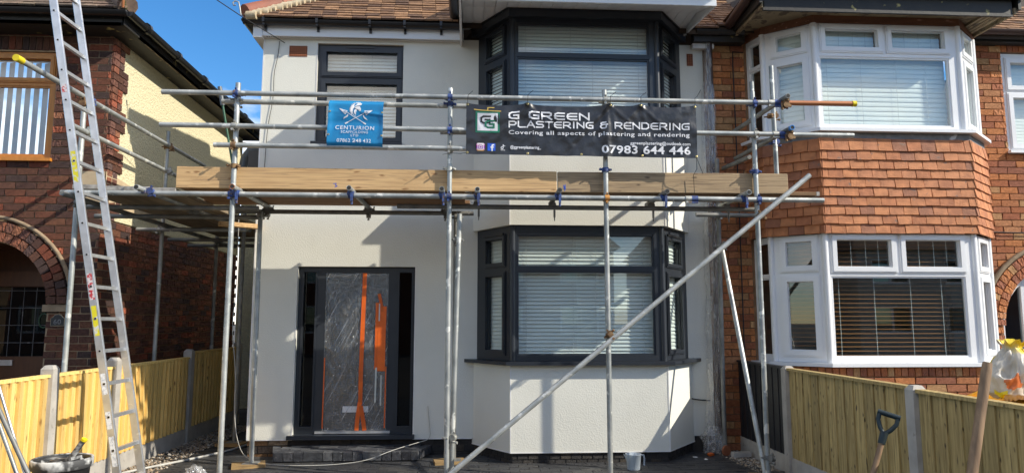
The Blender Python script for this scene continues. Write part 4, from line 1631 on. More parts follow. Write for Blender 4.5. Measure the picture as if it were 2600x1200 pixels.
tube('guard_rail', (-2.40, YO - .05, 3.185), (-.05, YO - .05, 3.183), open0=True, open1=True)
k = MB().tube((3.775, YO - .05, 3.695), (3.815, YO - .05, 3.695), .029, 12)
O('end_cap', k, YELLOW, SC)
# rails, ledgers and legs along the passage
tube('guard_rail', (-3.705, 5.75, 3.68), (-3.68, 9.75, 3.68))
k = MB().tube((-3.705, 5.72, 3.68), (-3.705, 5.80, 3.68), .029, 12)
O('end_cap', k, YELLOW, SC)
tube('guard_rail', (-3.72, 6.55, 3.365), (-3.70, 8.95, 3.365))
tube('standard', (-3.765, 6.86, G + .035), (-3.765, 6.86, 3.72))
tube('standard', (-3.72, 8.62, G + .035), (-3.71, 8.62, 3.86))
tube('standard', (-3.66, 10.3, G + .035), (-3.66, 10.3, 3.0))
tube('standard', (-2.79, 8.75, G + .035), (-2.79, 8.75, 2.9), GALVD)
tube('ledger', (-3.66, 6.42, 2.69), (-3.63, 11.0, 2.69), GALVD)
tube('ledger', (-2.99, 6.36, 2.742), (-2.92, 9.4, 2.742), GALV, open0=True)
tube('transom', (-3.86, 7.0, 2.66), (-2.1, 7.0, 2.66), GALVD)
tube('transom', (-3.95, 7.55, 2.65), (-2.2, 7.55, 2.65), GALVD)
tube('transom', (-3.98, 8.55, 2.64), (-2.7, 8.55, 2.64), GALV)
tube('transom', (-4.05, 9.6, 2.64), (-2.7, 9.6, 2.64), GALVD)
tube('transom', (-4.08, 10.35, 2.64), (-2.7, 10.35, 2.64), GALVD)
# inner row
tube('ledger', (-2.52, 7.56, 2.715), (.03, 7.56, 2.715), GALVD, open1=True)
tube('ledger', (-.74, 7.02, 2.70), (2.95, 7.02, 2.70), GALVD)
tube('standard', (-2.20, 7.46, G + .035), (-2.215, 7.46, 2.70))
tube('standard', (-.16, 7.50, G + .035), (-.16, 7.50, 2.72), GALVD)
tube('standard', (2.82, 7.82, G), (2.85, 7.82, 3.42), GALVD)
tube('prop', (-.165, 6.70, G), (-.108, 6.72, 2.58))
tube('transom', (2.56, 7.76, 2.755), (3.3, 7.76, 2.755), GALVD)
for x0, x1, m in ((-2.17, -2.17, GALV), (-1.12, -1.10, GALV), (-.27, -.27, GALV), (.06, .06, GALV), (.83, .83, GALVD), (1.85, 1.85, GALVD), (2.64, 2.64, GALV)):
    y1 = 7.66 if x0 < -.2 else 7.2
    tube('transom', (x0, 6.42, 2.768), (x1, y1, 2.768), m, open0=True)
k = MB().ring((-2.17, 6.417, 2.768), (-2.17, 6.6, 2.768), .0246, .0185)
O('painted_rim', k, RUSTT, SC)
tube('brace', (3.275, 6.49, 2.955), (-.20, 6.49, .175))
tube('raker', (2.79, 6.68, G + .03), (2.84, 7.74, 2.38))
# right-hand return: two uprights and two end rails
tube('standard', (3.19, 7.02, 2.83), (3.18, 7.02, 4.245), open1=True)
tube('standard', (3.07, 7.28, 2.83), (3.07, 7.28, 4.16))
tube('guard_rail', (3.065, 6.42, 3.72), (3.03, 7.85, 3.73), GALVD, open0=True)
tube('guard_rail', (3.09, 6.42, 3.405), (3.04, 7.75, 3.41), GALVD, open0=True)
tube('guard_rail', (2.98, 7.2, 3.30), (2.95, 7.9, 3.33), GALVD)
k = MB().ring((3.09, 6.415, 3.405), (3.09, 6.6, 3.405), .0255, .0185)
k.tube((3.09, 6.416, 3.405), (3.09, 6.46, 3.405), .0252, 14, cap=False)
O('painted_rim', k, BLUEP, SC)
# couplers
for x in xs:
    coupler('orange' if x == 1.30 else 'blue', (x, YO, 2.72))
    coupler({-2.22: 'blue', -.205: 'blue', 1.30: 'zinc', 2.785: 'blue'}[x], (x, YO, 3.687))
    coupler({-2.22: 'rust', -.205: 'zinc', 1.30: 'blue', 2.785: 'blue'}[x], (x, YO, 3.005 if x > 0 else 2.995), (0, 0, R(180)))
coupler('blue', (-.205, YO, 3.63), (0, 0, R(180)))
coupler('zinc', (-2.22, YO, 3.635), (0, 0, R(180)))
coupler('zinc', (-2.22, YO, 3.37))
coupler('blue', (-.205, YO, 3.367))
coupler('rust', (-2.22, YO, 3.185))
coupler('zinc', (-.205, YO, 3.184))
coupler('zinc', (2.785, YO, 3.372))
for x in (-2.17, -1.12, -.27, .06, .83, 1.85, 2.64):     # swivels that hold the transoms down on the ledger
    for kk, kd in ((0, 'blue'),):
        mb = MB().tube((x - .003, 6.55 - .024, 2.735), (x - .003, 6.55 + .024, 2.735), .034, 10)
        mb.tube((x - .024, 6.55, 2.725), (x + .028, 6.55, 2.725), .032, 12)
        mb.bar((x + .008, 6.512, 2.775), (x + .012, 6.508, 2.66), .022, .014, (0, 1, 0))
        mb.tube((x + .012, 6.52, 2.67), (x + .012, 6.52, 2.63), .011, 6)
        o = O('putlog_clip', mb, BLUEC, SC)
for x in (-2.17, -1.10, -.27):
    coupler('dark', (x, 7.56, 2.735), (R(90), 0, 0))
for x in (.06, .83, 1.85, 2.64):
    mb = MB().tube((x, 7.0, 2.73), (x, 7.05, 2.73), .036, 10)
    mb.tube((x + .02, 7.02, 2.71), (x + .02, 7.02, 2.60), .012, 6)
    mb.tube((x + .02, 7.02, 2.61), (x + .02, 7.02, 2.565), .006, 6)
    O('putlog_clip', mb, GALVD, SC)
coupler('rust', (1.302, 6.56, 1.432), (0, R(-38), 0))
coupler('rust', (2.79, 6.56, 2.567), (0, R(-38), 0))
coupler('dark', (2.787, YO, .29), (0, 0, R(20)))
coupler('zinc', (-.19, YO + .02, .50), (0, 0, R(60)))
coupler('dark', (-2.205, 7.46, 2.66))
coupler('dark', (-.15, 7.50, 2.66))
coupler('dark', (-.125, 6.74, 2.33), (0, 0, R(200)))
coupler('dark', (2.835, 7.82, 2.755), (0, 0, R(10)))
coupler('dark', (2.83, 7.80, 2.40), (0, 0, R(40)))
coupler('blue', (3.04, YO, 3.695), (0, 0, R(90)))
coupler('blue', (3.06, YO, 3.375), (0, 0, R(90)))
coupler('rust', (3.075, 6.49, 3.70), (R(90), 0, R(90)))
coupler('rust', (3.10, 6.49, 3.385), (R(90), 0, R(90)))
coupler('blue', (3.075, 7.28, 3.55))
coupler('blue', (3.15, 7.02, 3.42), (0, 0, R(90)))
coupler('rust', (3.15, 7.02, 3.70), (0, 0, R(90)))
coupler('zinc', (-3.765, 6.86, 3.37), (0, 0, R(90)))
coupler('blue', (-3.74, 6.86, 3.68), (0, 0, R(80)))
coupler('rust', (-3.70, 6.72, 3.665), (R(90), 0, R(90)))
coupler('rust', (-3.72, 8.62, 3.66), (0, 0, R(90)))
coupler('zinc', (-3.72, 8.62, 3.365), (0, 0, R(90)))
coupler('zinc', (-3.72, 8.60, 2.64))
coupler('dark', (-3.66, 10.32, 2.64))
coupler('dark', (-3.73, 6.86, 2.67))
coupler('blue', (-2.985, 6.52, 2.735), (0, 0, R(90)))
coupler('dark', (-2.96, 7.56, 2.70), (0, 0, R(90)))
for p, q in (((2.06, 6.55, 2.72), (2.18, 6.55, 2.72)), ((2.92, 6.55, 3.69), (3.04, 6.55, 3.69)), ((2.95, 6.55, 3.372), (3.07, 6.55, 3.372))):
    mid = (Vector(p) + Vector(q)) / 2
    mb = MB().tube(p, mid, .031, 12)
    mb.bar(Vector(p) + Vector((0, -.01, -.034)), mid + Vector((0, -.01, -.034)), .03, .012)
    O('sleeve', mb, GALVC, SC)
    mb = MB().tube(mid, q, .032, 12)
    mb.bar(mid + Vector((0, -.01, -.036)), Vector(q) + Vector((0, -.01, -.036)), .03, .014)
    O('sleeve', mb, BLUEC, SC, label='blue half of a sleeve coupler')
for x, y in ((-2.22, 6.6), (-.205, 6.6), (1.30, 6.6), (2.785, 6.6), (-2.20, 7.46), (-.16, 7.5), (-2.79, 8.75), (-3.765, 6.86)):
    mb = MB().box(x - .075, x + .075, y - .075, y + .075, G + .03, G + .036)
    O('base_plate', mb, GALVD, SC)

# boards: toe boards and deck
def board(name, lab, a, b, w, h, m, up=(0, 0, 1), group=None, endm=None):
    a, b = Vector(a), Vector(b)
    mb = MB().bar(a, b, w, h, up)
    c = (a + b) / 2
    o = O(name, mb, m)
    me = o.data
    for v in me.vertices:
        v.co = v.co - c
    o.location = c
    tag(o, lab, 'scaffold board', group)
    mod = o.modifiers.new('bevel', 'BEVEL')
    mod.width = .004
    mod.segments = 1
    if endm:
        for p, q in ((a, b), (b, a)):
            d = (q - p).normalized()
            k = MB().bar(p - d * .0015, p + d * .03, w + .003, h + .003, up)
            k.v = [tuple(Vector(v)) for v in k.v]
            O('board_end', k, endm, o)
    return o


board('toe_board', 'long new pale timber toe board on edge behind the left three scaffold uprights', (-2.76, 6.652, 2.893), (.828, 6.652, 2.888), .038, .205, PLANK)
board('toe_board', 'shorter weathered grey-brown toe board on edge at the right end of the scaffold', (.838, 6.654, 2.888), (3.125, 6.654, 2.898), .038, .20, PLANKG)
DG = 'scaffold boards laid along the house front'
for k, y in enumerate((6.80, 7.03, 7.26, 7.49)):
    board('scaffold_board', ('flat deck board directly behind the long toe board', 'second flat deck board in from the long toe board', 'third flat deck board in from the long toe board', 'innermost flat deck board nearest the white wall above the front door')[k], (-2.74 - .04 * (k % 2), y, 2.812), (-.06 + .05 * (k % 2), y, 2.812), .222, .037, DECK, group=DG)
for k, y in enumerate((6.80, 7.03)):
    if k == 0:
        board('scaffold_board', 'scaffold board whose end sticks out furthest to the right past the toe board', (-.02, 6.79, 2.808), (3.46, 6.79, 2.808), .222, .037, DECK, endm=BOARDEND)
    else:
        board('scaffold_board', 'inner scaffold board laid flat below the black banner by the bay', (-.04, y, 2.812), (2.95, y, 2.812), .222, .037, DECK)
AG = 'scaffold boards laid front to back over the passage'
for k, x in enumerate((-3.56, -3.33, -3.10, -2.87)):
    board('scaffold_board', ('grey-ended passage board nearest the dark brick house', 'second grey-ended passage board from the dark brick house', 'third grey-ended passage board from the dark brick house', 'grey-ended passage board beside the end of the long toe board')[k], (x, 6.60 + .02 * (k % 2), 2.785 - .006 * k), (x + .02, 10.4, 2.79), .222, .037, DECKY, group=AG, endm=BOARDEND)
o = board('timber_offcut', 'short offcut of orange timber under the deck beside the passage', (-2.72, 7.7, 2.60), (-2.35, 7.95, 2.60), .09, .05, PLANK)
o['category'] = 'offcut'

for o in [q for q in COL.objects if q.name.startswith('toe_board')]:
    mb = MB()
    for pts in ((((-1.305, 2.845), (-1.275, 2.85), (-1.285, 2.83), (-1.265, 2.825), (-1.29, 2.81)),) if o.location.x < 0 else (((.895, 2.86), (.90, 2.82)), ((.91, 2.865), (.912, 2.815)), ((.903, 2.85), (.905, 2.80)))):
        for (a, b), (c, d) in zip(pts[:-1], pts[1:]):
            mb.bar((a - o.location.x, -.0195, b - o.location.z), (c - o.location.x, -.0195, d - o.location.z), .006, .001, (0, 1, 0))
    k = O('crayon_mark', mb, INKB)
    k.parent = o

for i, (x, y, lab) in enumerate(((-2.22, 7.44, 'wooden sole board under the upright at the left house corner'), (-2.80, 8.72, 'dark wooden sole board under the upright in the passage'),
                                 (-.20, 7.5, 'wooden sole board half hidden behind the paired uprights right of the step'), (-2.22, 6.6, 'sole board under the front left scaffold upright'),
                                 (2.785, 6.6, 'sole board under the front right scaffold upright'), (1.30, 6.6, 'sole board under the upright before the bay'), (-.19, 6.62, 'sole board under the front upright and its prop'), (-3.765, 6.86, 'sole board under the upright behind the left fence'))):
    mb = MB().box(-.16, .16, -.11, .11, 0, .034)
    o = O('sole_board', mb, SOLE)
    o.location = (x, y, G - .004)
    o.rotation_euler = (0, 0, R((17, -12, 8, 5, -9, 3, 11, 4)[i]))
    tag(o, lab, 'sole board')

# ------------------------------------------------------------------ banners
def sheet(name, fn, nu, nv, m, parent=None, label=None, th=.0):
    mb = MB()
    vs = [fn(i / nu, j / nv) for j in range(nv + 1) for i in range(nu + 1)]
    mb.add(vs, [(j * (nu + 1) + i, (j + 1) * (nu + 1) + i, (j + 1) * (nu + 1) + i + 1, j * (nu + 1) + i + 1) for j in range(nv) for i in range(nu)], True)
    return O(name, mb, m, parent, label)


def nz(x, y, z=0.):
    return mnoise.noise(Vector((x, y, z)))


BW, BH = 2.232, .50
TIES = (0, .585, 1.385, 1.68, 2.232)


def banner_pt(s, t, lift=0.):
    """s metres from the left edge, t metres down from the top"""
    a = 0
    for i in range(4):
        if TIES[i] <= s <= TIES[i + 1]:
            f = (s - TIES[i]) / (TIES[i + 1] - TIES[i])
            a = 4 * f * (1 - f) * min(1, (TIES[i + 1] - TIES[i]) / .7)
    k = max(0, 1 - t / .3)
    sag = .045 * a * k
    bow = -.016 * a * math.exp(-((t - .10) / .11) ** 2) + .011 * nz(s * 5, t * 6) + .007 * nz(s * 11 + t * 9, t * 9 - s * 6, 3)
    for tx in TIES[1:4]:                     # creases running down from each tie
        for sl, am in ((-.9, .013), (.25, .011), (1.1, .010)):
            dd = (s - tx) - sl * t
            bow -= am * math.exp(-(dd / .028) ** 2) * max(0, 1 - t / .42)
    dd = (s - 1.40) + .95 * (t - .02)        # long diagonal fold left of the upright
    bow += .014 * math.exp(-(dd / .03) ** 2) * (1 if t < .4 else .4)
    bow -= .020 * math.exp(-((s - 1.352) / .035) ** 2)       # pressed over the upright behind
    x = -.05 + s
    z = 3.622 + .006 * s - t * (1 + .022 * s) - sag * (1 - t / .5) * .7
    return (x, 6.512 + bow - lift, z)


BG = thing('plastering_banner', 'long black plastering and rendering banner tied to the scaffold rails', 'banner', (1.07, 6.52, 3.13))
sheet('vinyl', lambda u, v: banner_pt(u * BW, v * BH), 150, 36, BANK, BG)


def put_text(body, x0, t0, x1, t1, m, fn, parent, bold=.0, spacing=1.0, name='lettering', lift=.0075):
    vs, fs = text_geo(body, bold, spacing)
    mb = MB()
    mb.add([fn(x0 + u * (x1 - x0), t0 + v * (t1 - t0), lift) for u, v in vs], fs)
    return O(name, mb, m, parent)


def put_poly(pts, m, fn, parent, name='emblem', lift=.003):
    mb = MB()
    mb.add([fn(a, b, lift) for a, b in pts], [tuple(reversed(range(len(pts))))])
    return O(name, mb, m, parent)


def put_strokes(lines, w, m, fn, parent, name='emblem', lift=.0045):
    """flat printed strokes w wide along polylines"""
    mb = MB()
    for ln in lines:
        for (a, b), (c, d) in zip(ln[:-1], ln[1:]):
            L = math.hypot(c - a, d - b) or 1
            ux, uy = (c - a) / L, (d - b) / L
            nx, ny = -uy * w / 2, ux * w / 2
            a2, b2, c2, d2 = a - ux * w * .45, b - uy * w * .45, c + ux * w * .45, d + uy * w * .45
            k = max(1, int(L / .012))
            q = []
            for i in range(k + 1):
                g = i / k
                x, y = a2 + (c2 - a2) * g, b2 + (d2 - b2) * g
                q += [fn(x + nx, y + ny, lift), fn(x - nx, y - ny, lift)]
            mb.add(q, [(2 * i, 2 * i + 2, 2 * i + 3, 2 * i + 1) for i in range(k)])
    return O(name, mb, m, parent)


# squared wide capitals, drawn as strokes in a 1 x 1 cell (t downwards)
GL = {
    'G': [[(.95, .08), (.35, .08), (.12, .22), (.08, .5), (.12, .78), (.35, .92), (.92, .92), (.92, .52), (.5, .52)]],
    'R': [[(.08, .92), (.08, .08), (.72, .08), (.9, .2), (.9, .4), (.72, .56), (.08, .56)], [(.5, .56), (.95, .95)]],
    'E': [[(.95, .08), (.38, .08), (.14, .22), (.08, .5), (.14, .78), (.38, .92), (.95, .92)], [(.1, .5), (.92, .5)]],
    'N': [[(.08, .95), (.08, .08), (.92, .92), (.92, .05)]],
    'P': [[(.08, .95), (.08, .08), (.72, .08), (.92, .2), (.92, .42), (.72, .58), (.08, .58)]],
    'L': [[(.08, .05), (.08, .78), (.25, .92), (.95, .92)]],
    'A': [[(.03, .95), (.48, .08), (.97, .95)], [(.22, .68), (.8, .68)]],
    'S': [[(.92, .08), (.25, .08), (.08, .2), (.08, .38), (.25, .5), (.78, .5), (.92, .62), (.92, .8), (.78, .92), (.08, .92)]],
    'T': [[(.02, .08), (.98, .08)], [(.5, .08), (.5, .95)]],
    'I': [[(.5, .05), (.5, .95)]],
    'D': [[(.08, .92), (.08, .08), (.65, .08), (.92, .28), (.92, .72), (.65, .92), (.08, .92)]],
    '&': [[(.9, .4), (.55, .4), (.3, .4), (.15, .28), (.2, .12), (.4, .08), (.7, .08)], [(.3, .42), (.1, .58), (.1, .78), (.25, .92), (.6, .92), (.75, .8), (.75, .45)]],
}


def put_caps(body, x0, t0, x1, t1, m, fn, parent, wt=.17):
    wid = {'I': .45, ' ': .55, '&': 1.1, 'T': 1.0}
    tot = sum(wid.get(c, 1.05) for c in body) + .16 * (len(body) - 1)
    cw = (x1 - x0) / tot
    x = x0
    for c in body:
        w = wid.get(c, 1.05) * cw
        if c in GL:
            put_strokes([[(x + px * w, t0 + py * (t1 - t0)) for px, py in ln] for ln in GL[c]], wt * (t1 - t0), m, fn, parent, name='letter')
        x += w + .16 * cw


put_caps('G GREEN', .401, .073, 1.185, .152, INKW, banner_pt, BG, .2)
put_caps('PLASTERING & RENDERING', .404, .170, 2.157, .236, INKW, banner_pt, BG, .2)
put_text('Covering all aspects of plastering and rendering', .404, .264, 2.157, .316, INKW, banner_pt, BG, .014, 1.1)
put_text('ggreenplastering@outlook.com', 1.575, .352, 2.164, .393, INKW, banner_pt, BG, .022, 1.06)
put_text('07983 644 446', 1.298, .392, 2.164, .472, INKW, banner_pt, BG, .022, 1.05)
put_text('@ggreenplastering_', .420, .410, .714, .450, INKW, banner_pt, BG, .026, 1.06)


def rect(x0, t0, x1, t1, n=6):
    return [(x0 + (x1 - x0) * i / n, t0) for i in range(n)] + [(x1, t0 + (t1 - t0) * i / n) for i in range(n)] + [(x1 - (x1 - x0) * i / n, t1) for i in range(n)] + [(x0, t1 - (t1 - t0) * i / n) for i in range(n)]


put_poly(rect(.089, .074, .318, .290), INKG, banner_pt, BG, 'logo_border', .002)
put_poly(rect(.107, .092, .300, .272), INKW, banner_pt, BG, 'logo_ground', .004)


def gmark(x0, t0, x1, t1):
    q = [(1, .06), (.3, .06), (.06, .25), (.06, .75), (.3, .94), (.94, .94), (.94, .5), (.5, .5)]
    return [[(x0 + a * (x1 - x0), t0 + b * (t1 - t0)) for a, b in q]]


put_strokes(gmark(.138, .122, .228, .197), .017, INKK, banner_pt, BG, 'logo_letter', .0055)
put_strokes(gmark(.180, .169, .268, .244), .017, INKG, banner_pt, BG, 'logo_letter', .0062)
put_strokes([[(.077, .058), (.2, .064), (.327, .069)]], .010, INKY, banner_pt, BG, 'trowel_print')
put_strokes([[(.203, .058), (.206, .030), (.262, .030)]], .011, INKY, banner_pt, BG, 'trowel_print')


def rrect(x0, t0, x1, t1, r=.014):
    out = []
    for cx, cy, a0 in ((x1 - r, t0 + r, -90), (x1 - r, t1 - r, 0), (x0 + r, t1 - r, 90), (x0 + r, t0 + r, 180)):
        for k in range(5):
            a = R(a0 + 22.5 * k)
            out.append((cx + r * math.cos(a), cy + r * math.sin(a)))
    return out


def circ(cx, cy, r, n=18):
    return [(cx + r * math.cos(2 * math.pi * k / n), cy + r * math.sin(2 * math.pi * k / n)) for k in range(n)]


INSTA = mat('photo_icon_ink', (.62, .02, .20), rough=.45)
nt = INSTA.node_tree
gx = nt.nodes.new('ShaderNodeTexCoord')
sep = nt.nodes.new('ShaderNodeSeparateXYZ')
nt.links.new(gx.outputs['Generated'], sep.inputs[0])
rr = nt.nodes.new('ShaderNodeValToRGB')
for p, c in ((0, (.85, .45, .05)), (.4, (.75, .06, .10)), (.7, (.55, .02, .35)), (1, (.25, .03, .55))):
    e = rr.color_ramp.elements.new(p) if 0 < p < 1 else rr.color_ramp.elements[int(p)]
    e.color = (*c, 1)
nt.links.new(sep.outputs[2], rr.inputs[0])
nt.links.new(rr.outputs[0], nt.nodes['Principled BSDF'].inputs['Base Color'])
put_poly(rrect(.100, .392, .177, .466, .016), INSTA, banner_pt, BG, 'camera_icon', .003)
a_, b_ = rrect(.112, .404, .165, .454, .012), None
put_strokes([a_ + a_[:1]], .006, INKW, banner_pt, BG, 'camera_icon', .0045)
c_ = circ(.1385, .429, .013)
put_strokes([c_ + c_[:1]], .006, INKW, banner_pt, BG, 'camera_icon', .0045)
put_poly(circ(.1555, .4125, .004, 8), INKW, banner_pt, BG, 'camera_icon', .0045)
put_poly(rect(.204, .392, .279, .466), INKB, banner_pt, BG, 'letter_icon', .003)
put_strokes([[(.262, .407), (.250, .409), (.247, .418), (.247, .464)]], .0125, INKW, banner_pt, BG, 'letter_icon', .0045)
put_strokes([[(.235, .431), (.260, .431)]], .010, INKW, banner_pt, BG, 'letter_icon', .0045)
put_strokes([[(.3525, .405), (.3525, .433)]], .0075, INKW, banner_pt, BG, 'note_icon')
c_ = circ(.343, .434, .0105)
put_strokes([c_ + c_[:1]], .0065, INKW, banner_pt, BG, 'note_icon')
put_strokes([[(.3525, .407), (.358, .415), (.369, .418)]], .0065, INKW, banner_pt, BG, 'note_icon')
put_text('TikTok', .327, .452, .372, .463, INKW, banner_pt, BG, .02)
mb = MB()
for s_ in TIES:
    p = banner_pt(min(max(s_, .012), BW - .012), .014)
    mb.lathe([(.004, 0), (.011, .002), (.012, .0)], (0, 0, 0), 10)
    mb.v[-30:] = [(p[0] + q[0], p[1] - .003 - q[2], p[2] + q[1]) for q in mb.v[-30:]]
for s_ in (.012, .585, 1.1, 1.69, BW - .012):
    p = banner_pt(s_, BH - .015)
    mb.lathe([(.004, 0), (.011, .002), (.012, .0)], (0, 0, 0), 10)
    mb.v[-30:] = [(p[0] + q[0], p[1] - .003 - q[2], p[2] + q[1]) for q in mb.v[-30:]]
O('eyelet', mb, EYELET, BG)
mb = MB()
for s_ in TIES:
    p = Vector(banner_pt(min(max(s_, .012), BW - .012), .014))
    mb.path([p + Vector((0, -.005, 0)), p + Vector((0, -.012, .03)), p + Vector((.004, .0, .09)), p + Vector((.02, -.02, .10)), p + Vector((.05, -.04, .16 if s_ > 2 else .12))], .0026, 5)
p = Vector(banner_pt(BW - .012, BH - .015))
mb.path([p, p + Vector((0, -.005, -.12)), p + Vector((-.004, .09, -.16)), p + Vector((.0, .092, -.34))], .003, 5)
mb.path([p, p + Vector((.02, .0, -.06)), p + Vector((.07, .03, -.16))], .003, 5)
p = Vector(banner_pt(.012, BH - .015))
mb.path([p, p + Vector((-.06, .0, -.012)), p + Vector((-.16, .03, .0)), p + Vector((-.23, -.03, -.03))], .003, 5)
O('cable_tie', mb, CABLEK, BG)


def cent_pt(s, t, lift=0.):
    x = -1.342 + s - .012 * (t / .45) * (1 if s < .25 else .2)
    e = min(s, .51 - s)
    bow = .012 * math.exp(-(e / .03) ** 2) * max(0, math.sin(t / .455 * math.pi)) ** .5 + .004 * nz(s * 8, t * 8, 9)
    bow += .009 * math.exp(-((t - .115 - .12 * max(0, s - .3)) / .012) ** 2) * (1 if s > .29 else .3)
    bow -= .010 * math.exp(-((t - .225) / .05) ** 2)
    fold = .03 * math.exp(-(t / .02) ** 2) + .03 * math.exp(-((.45 - t) / .02) ** 2)
    return (x, 6.505 - bow + fold - lift, 3.628 - .012 * s - t)


CB = thing('scaffolder_banner', 'small bright blue scaffolding company banner tied to the left guard rails', 'banner', (-1.09, 6.5, 3.17))
sheet('vinyl', lambda u, v: cent_pt(u * .51, v * .455), 44, 40, BANB, CB)
crest = [(.311, .037), (.295, .026), (.267, .022), (.239, .035), (.215, .056), (.202, .084), (.206, .112), (.222, .145), (.226, .118), (.229, .09), (.243, .068), (.262, .056), (.285, .052), (.298, .050)]
put_poly(crest, INKW, cent_pt, CB, 'crest_print', .004)
mb_teeth = []
for (a, b), (c, d) in zip(crest[1:7], crest[2:8]):
    for k in range(3):
        f0 = (k + .3) / 3
        x, y = a + (c - a) * f0, b + (d - b) * f0
        mb_teeth.append([(x, y), (x - .006 * (1 if x < .25 else .3), y - .006 * (1 if y < .06 else 0))])
put_strokes(mb_teeth, .004, INKW, cent_pt, CB, 'crest_print', .004)
put_poly([(.241, .075), (.262, .062), (.288, .060), (.297, .079), (.301, .103), (.288, .110), (.276, .098), (.262, .091), (.250, .083)], INKW, cent_pt, CB, 'horse_print', .0045)
put_poly([(.248, .089), (.262, .097), (.255, .121), (.255, .147), (.241, .131), (.238, .107)], INKW, cent_pt, CB, 'horse_print', .0045)
put_strokes([[(.232, .079), (.222, .112), (.234, .143), (.258, .161)]], .0035, INKW, cent_pt, CB, 'horse_print', .0045)
put_strokes([[(.165, .116), (.344, .226)], [(.343, .119), (.164, .226)]], .0058, INKW, cent_pt, CB, 'spear_print', .004)
put_strokes([[(.105, .088), (.175, .110), (.159, .138), (.105, .088)], [(.405, .099), (.337, .105), (.351, .142), (.405, .099)], [(.105, .088), (.168, .124)], [(.405, .099), (.344, .124)]], .0065, INKW, cent_pt, CB, 'spear_print', .004)
put_strokes([[(.330, .218), (.344, .226)], [(.180, .217), (.164, .226)]], .013, INKW, cent_pt, CB, 'spear_print', .004)
put_poly([(.182, .138), (.188, .150), (.180, .165), (.155, .178), (.143, .190), (.146, .170), (.170, .155)], INKW, cent_pt, CB, 'ribbon_print', .004)
put_poly([(.326, .140), (.334, .160), (.350, .172), (.366, .194), (.352, .186), (.332, .175), (.322, .155)], INKW, cent_pt, CB, 'ribbon_print', .004)
put_text('CENTURION', .074, .249, .428, .288, INKW, cent_pt, CB, .006, 1.15)
put_text('SCAFFOLDING', .127, .299, .372, .323, INKW, cent_pt, CB, .004, 1.1)
put_text('LTD', .221, .332, .283, .354, INKW, cent_pt, CB, .004, 1.05)
put_text('07862 248 432', .094, .376, .402, .410, INKW, cent_pt, CB, .004, 1.05)
mb = MB()
for s_, t_ in ((.014, .118), (.5, .118), (.014, .34), (.5, .34)):
    p = cent_pt(s_, t_)
    mb.lathe([(.003, 0), (.009, .002), (.010, .0)], (0, 0, 0), 10)
    mb.v[-30:] = [(p[0] + q[0], p[1] - .003 - q[2], p[2] + q[1]) for q in mb.v[-30:]]
O('eyelet', mb, EYELET, CB)

# ------------------------------------------------------------------ ladder
LD = thing('ladder', 'aluminium ladder leaning on the left end of the scaffold', 'ladder', (-2.78, 6.19, G))
q0, q1 = Vector((-2.775, 0, G)), Vector((-3.70, 0, 4.72))
dl = (q1 - q0).normalized()
wd = Vector((dl.z, 0, -dl.x))
for y in (6.0, 6.40):
    a, b = q0 + Vector((0, y, 0)), q1 + Vector((0, y, 0))
    mb = MB()
    mb.hexa([a + wd * s + Vector((0, t, 0)) for s, t in ((-.032, -.013), (.032, -.013), (.032, .013), (-.032, .013))] + [b + wd * s + Vector((0, t, 0)) for s, t in ((-.032, -.013), (.032, -.013), (.032, .013), (-.032, .013))])
    st = O('stile', mb, ALU, LD)
    mod = st.modifiers.new('bevel', 'BEVEL')
    mod.width = .005
    mod.segments = 2
    k = MB()
    k.hexa([a + wd * s + Vector((0, t, 0)) + dl * -.01 for s, t in ((-.036, -.017), (.036, -.017), (.036, .017), (-.036, .017))] + [a + wd * s + Vector((0, t, 0)) + dl * .06 for s, t in ((-.036, -.017), (.036, -.017), (.036, .017), (-.036, .017))])
    O('rubber_foot', k, BLACKP, st)
s = .16
n = 0
while s < 4.6:
    c = q0 + dl * s
    mb = MB()
    up = Vector((0, 0, 1))
    mb.hexa([c + Vector((sx * .016, y, sz)) for y in (6.012,) for sx, sz in ((-1, -.014), (1, -.014), (1, .014), (-1, .014))] + [c + Vector((sx * .016, 6.388, sz)) for sx, sz in ((-1, -.014), (1, -.014), (1, .014), (-1, .014))])
    O('rung', mb, ALU, LD)
    mb = MB()
    mb.tube(c + Vector((0, 5.984, 0)), c + Vector((0, 5.988, 0)), .0125, 10)
    h = O('rung_plug', mb, ALU, LD)
    mb = MB()
    mb.tube(c + Vector((0, 5.9825, 0)), c + Vector((0, 5.984, 0)), .0085, 10)
    O('plug_hole', mb, DARK, h)
    s += .2685
    n += 1
for s0, s1, m, nm in ((2.66, 2.93, YELL, 'warning_label'), (1.36, 1.61, YELL, 'warning_label'), (1.66, 1.88, REDL, 'warning_label'), (.30, .54, SCUFF, 'worn_print'), (.60, .74, SCUFF, 'worn_print'), (.88, 1.05, SCUFF, 'worn_print'), (3.45, 3.52, REDL, 'warning_label')):
    mb = MB()
    a, b = q0 + dl * s0, q0 + dl * s1
    y = 5.9858
    mb.add([a + wd * -.022 + Vector((0, y, 0)), a + wd * .018 + Vector((0, y, 0)), b + wd * .018 + Vector((0, y, 0)), b + wd * -.022 + Vector((0, y, 0))], [(0, 1, 2, 3)])
    O(nm, mb, m, LD)

# ------------------------------------------------------------------ fences
LF = thing('timber_fence', 'new yellow timber fence with concrete posts along the left passage', 'fence', (-3.47, 7.5, G))
rs = random.Random(9)


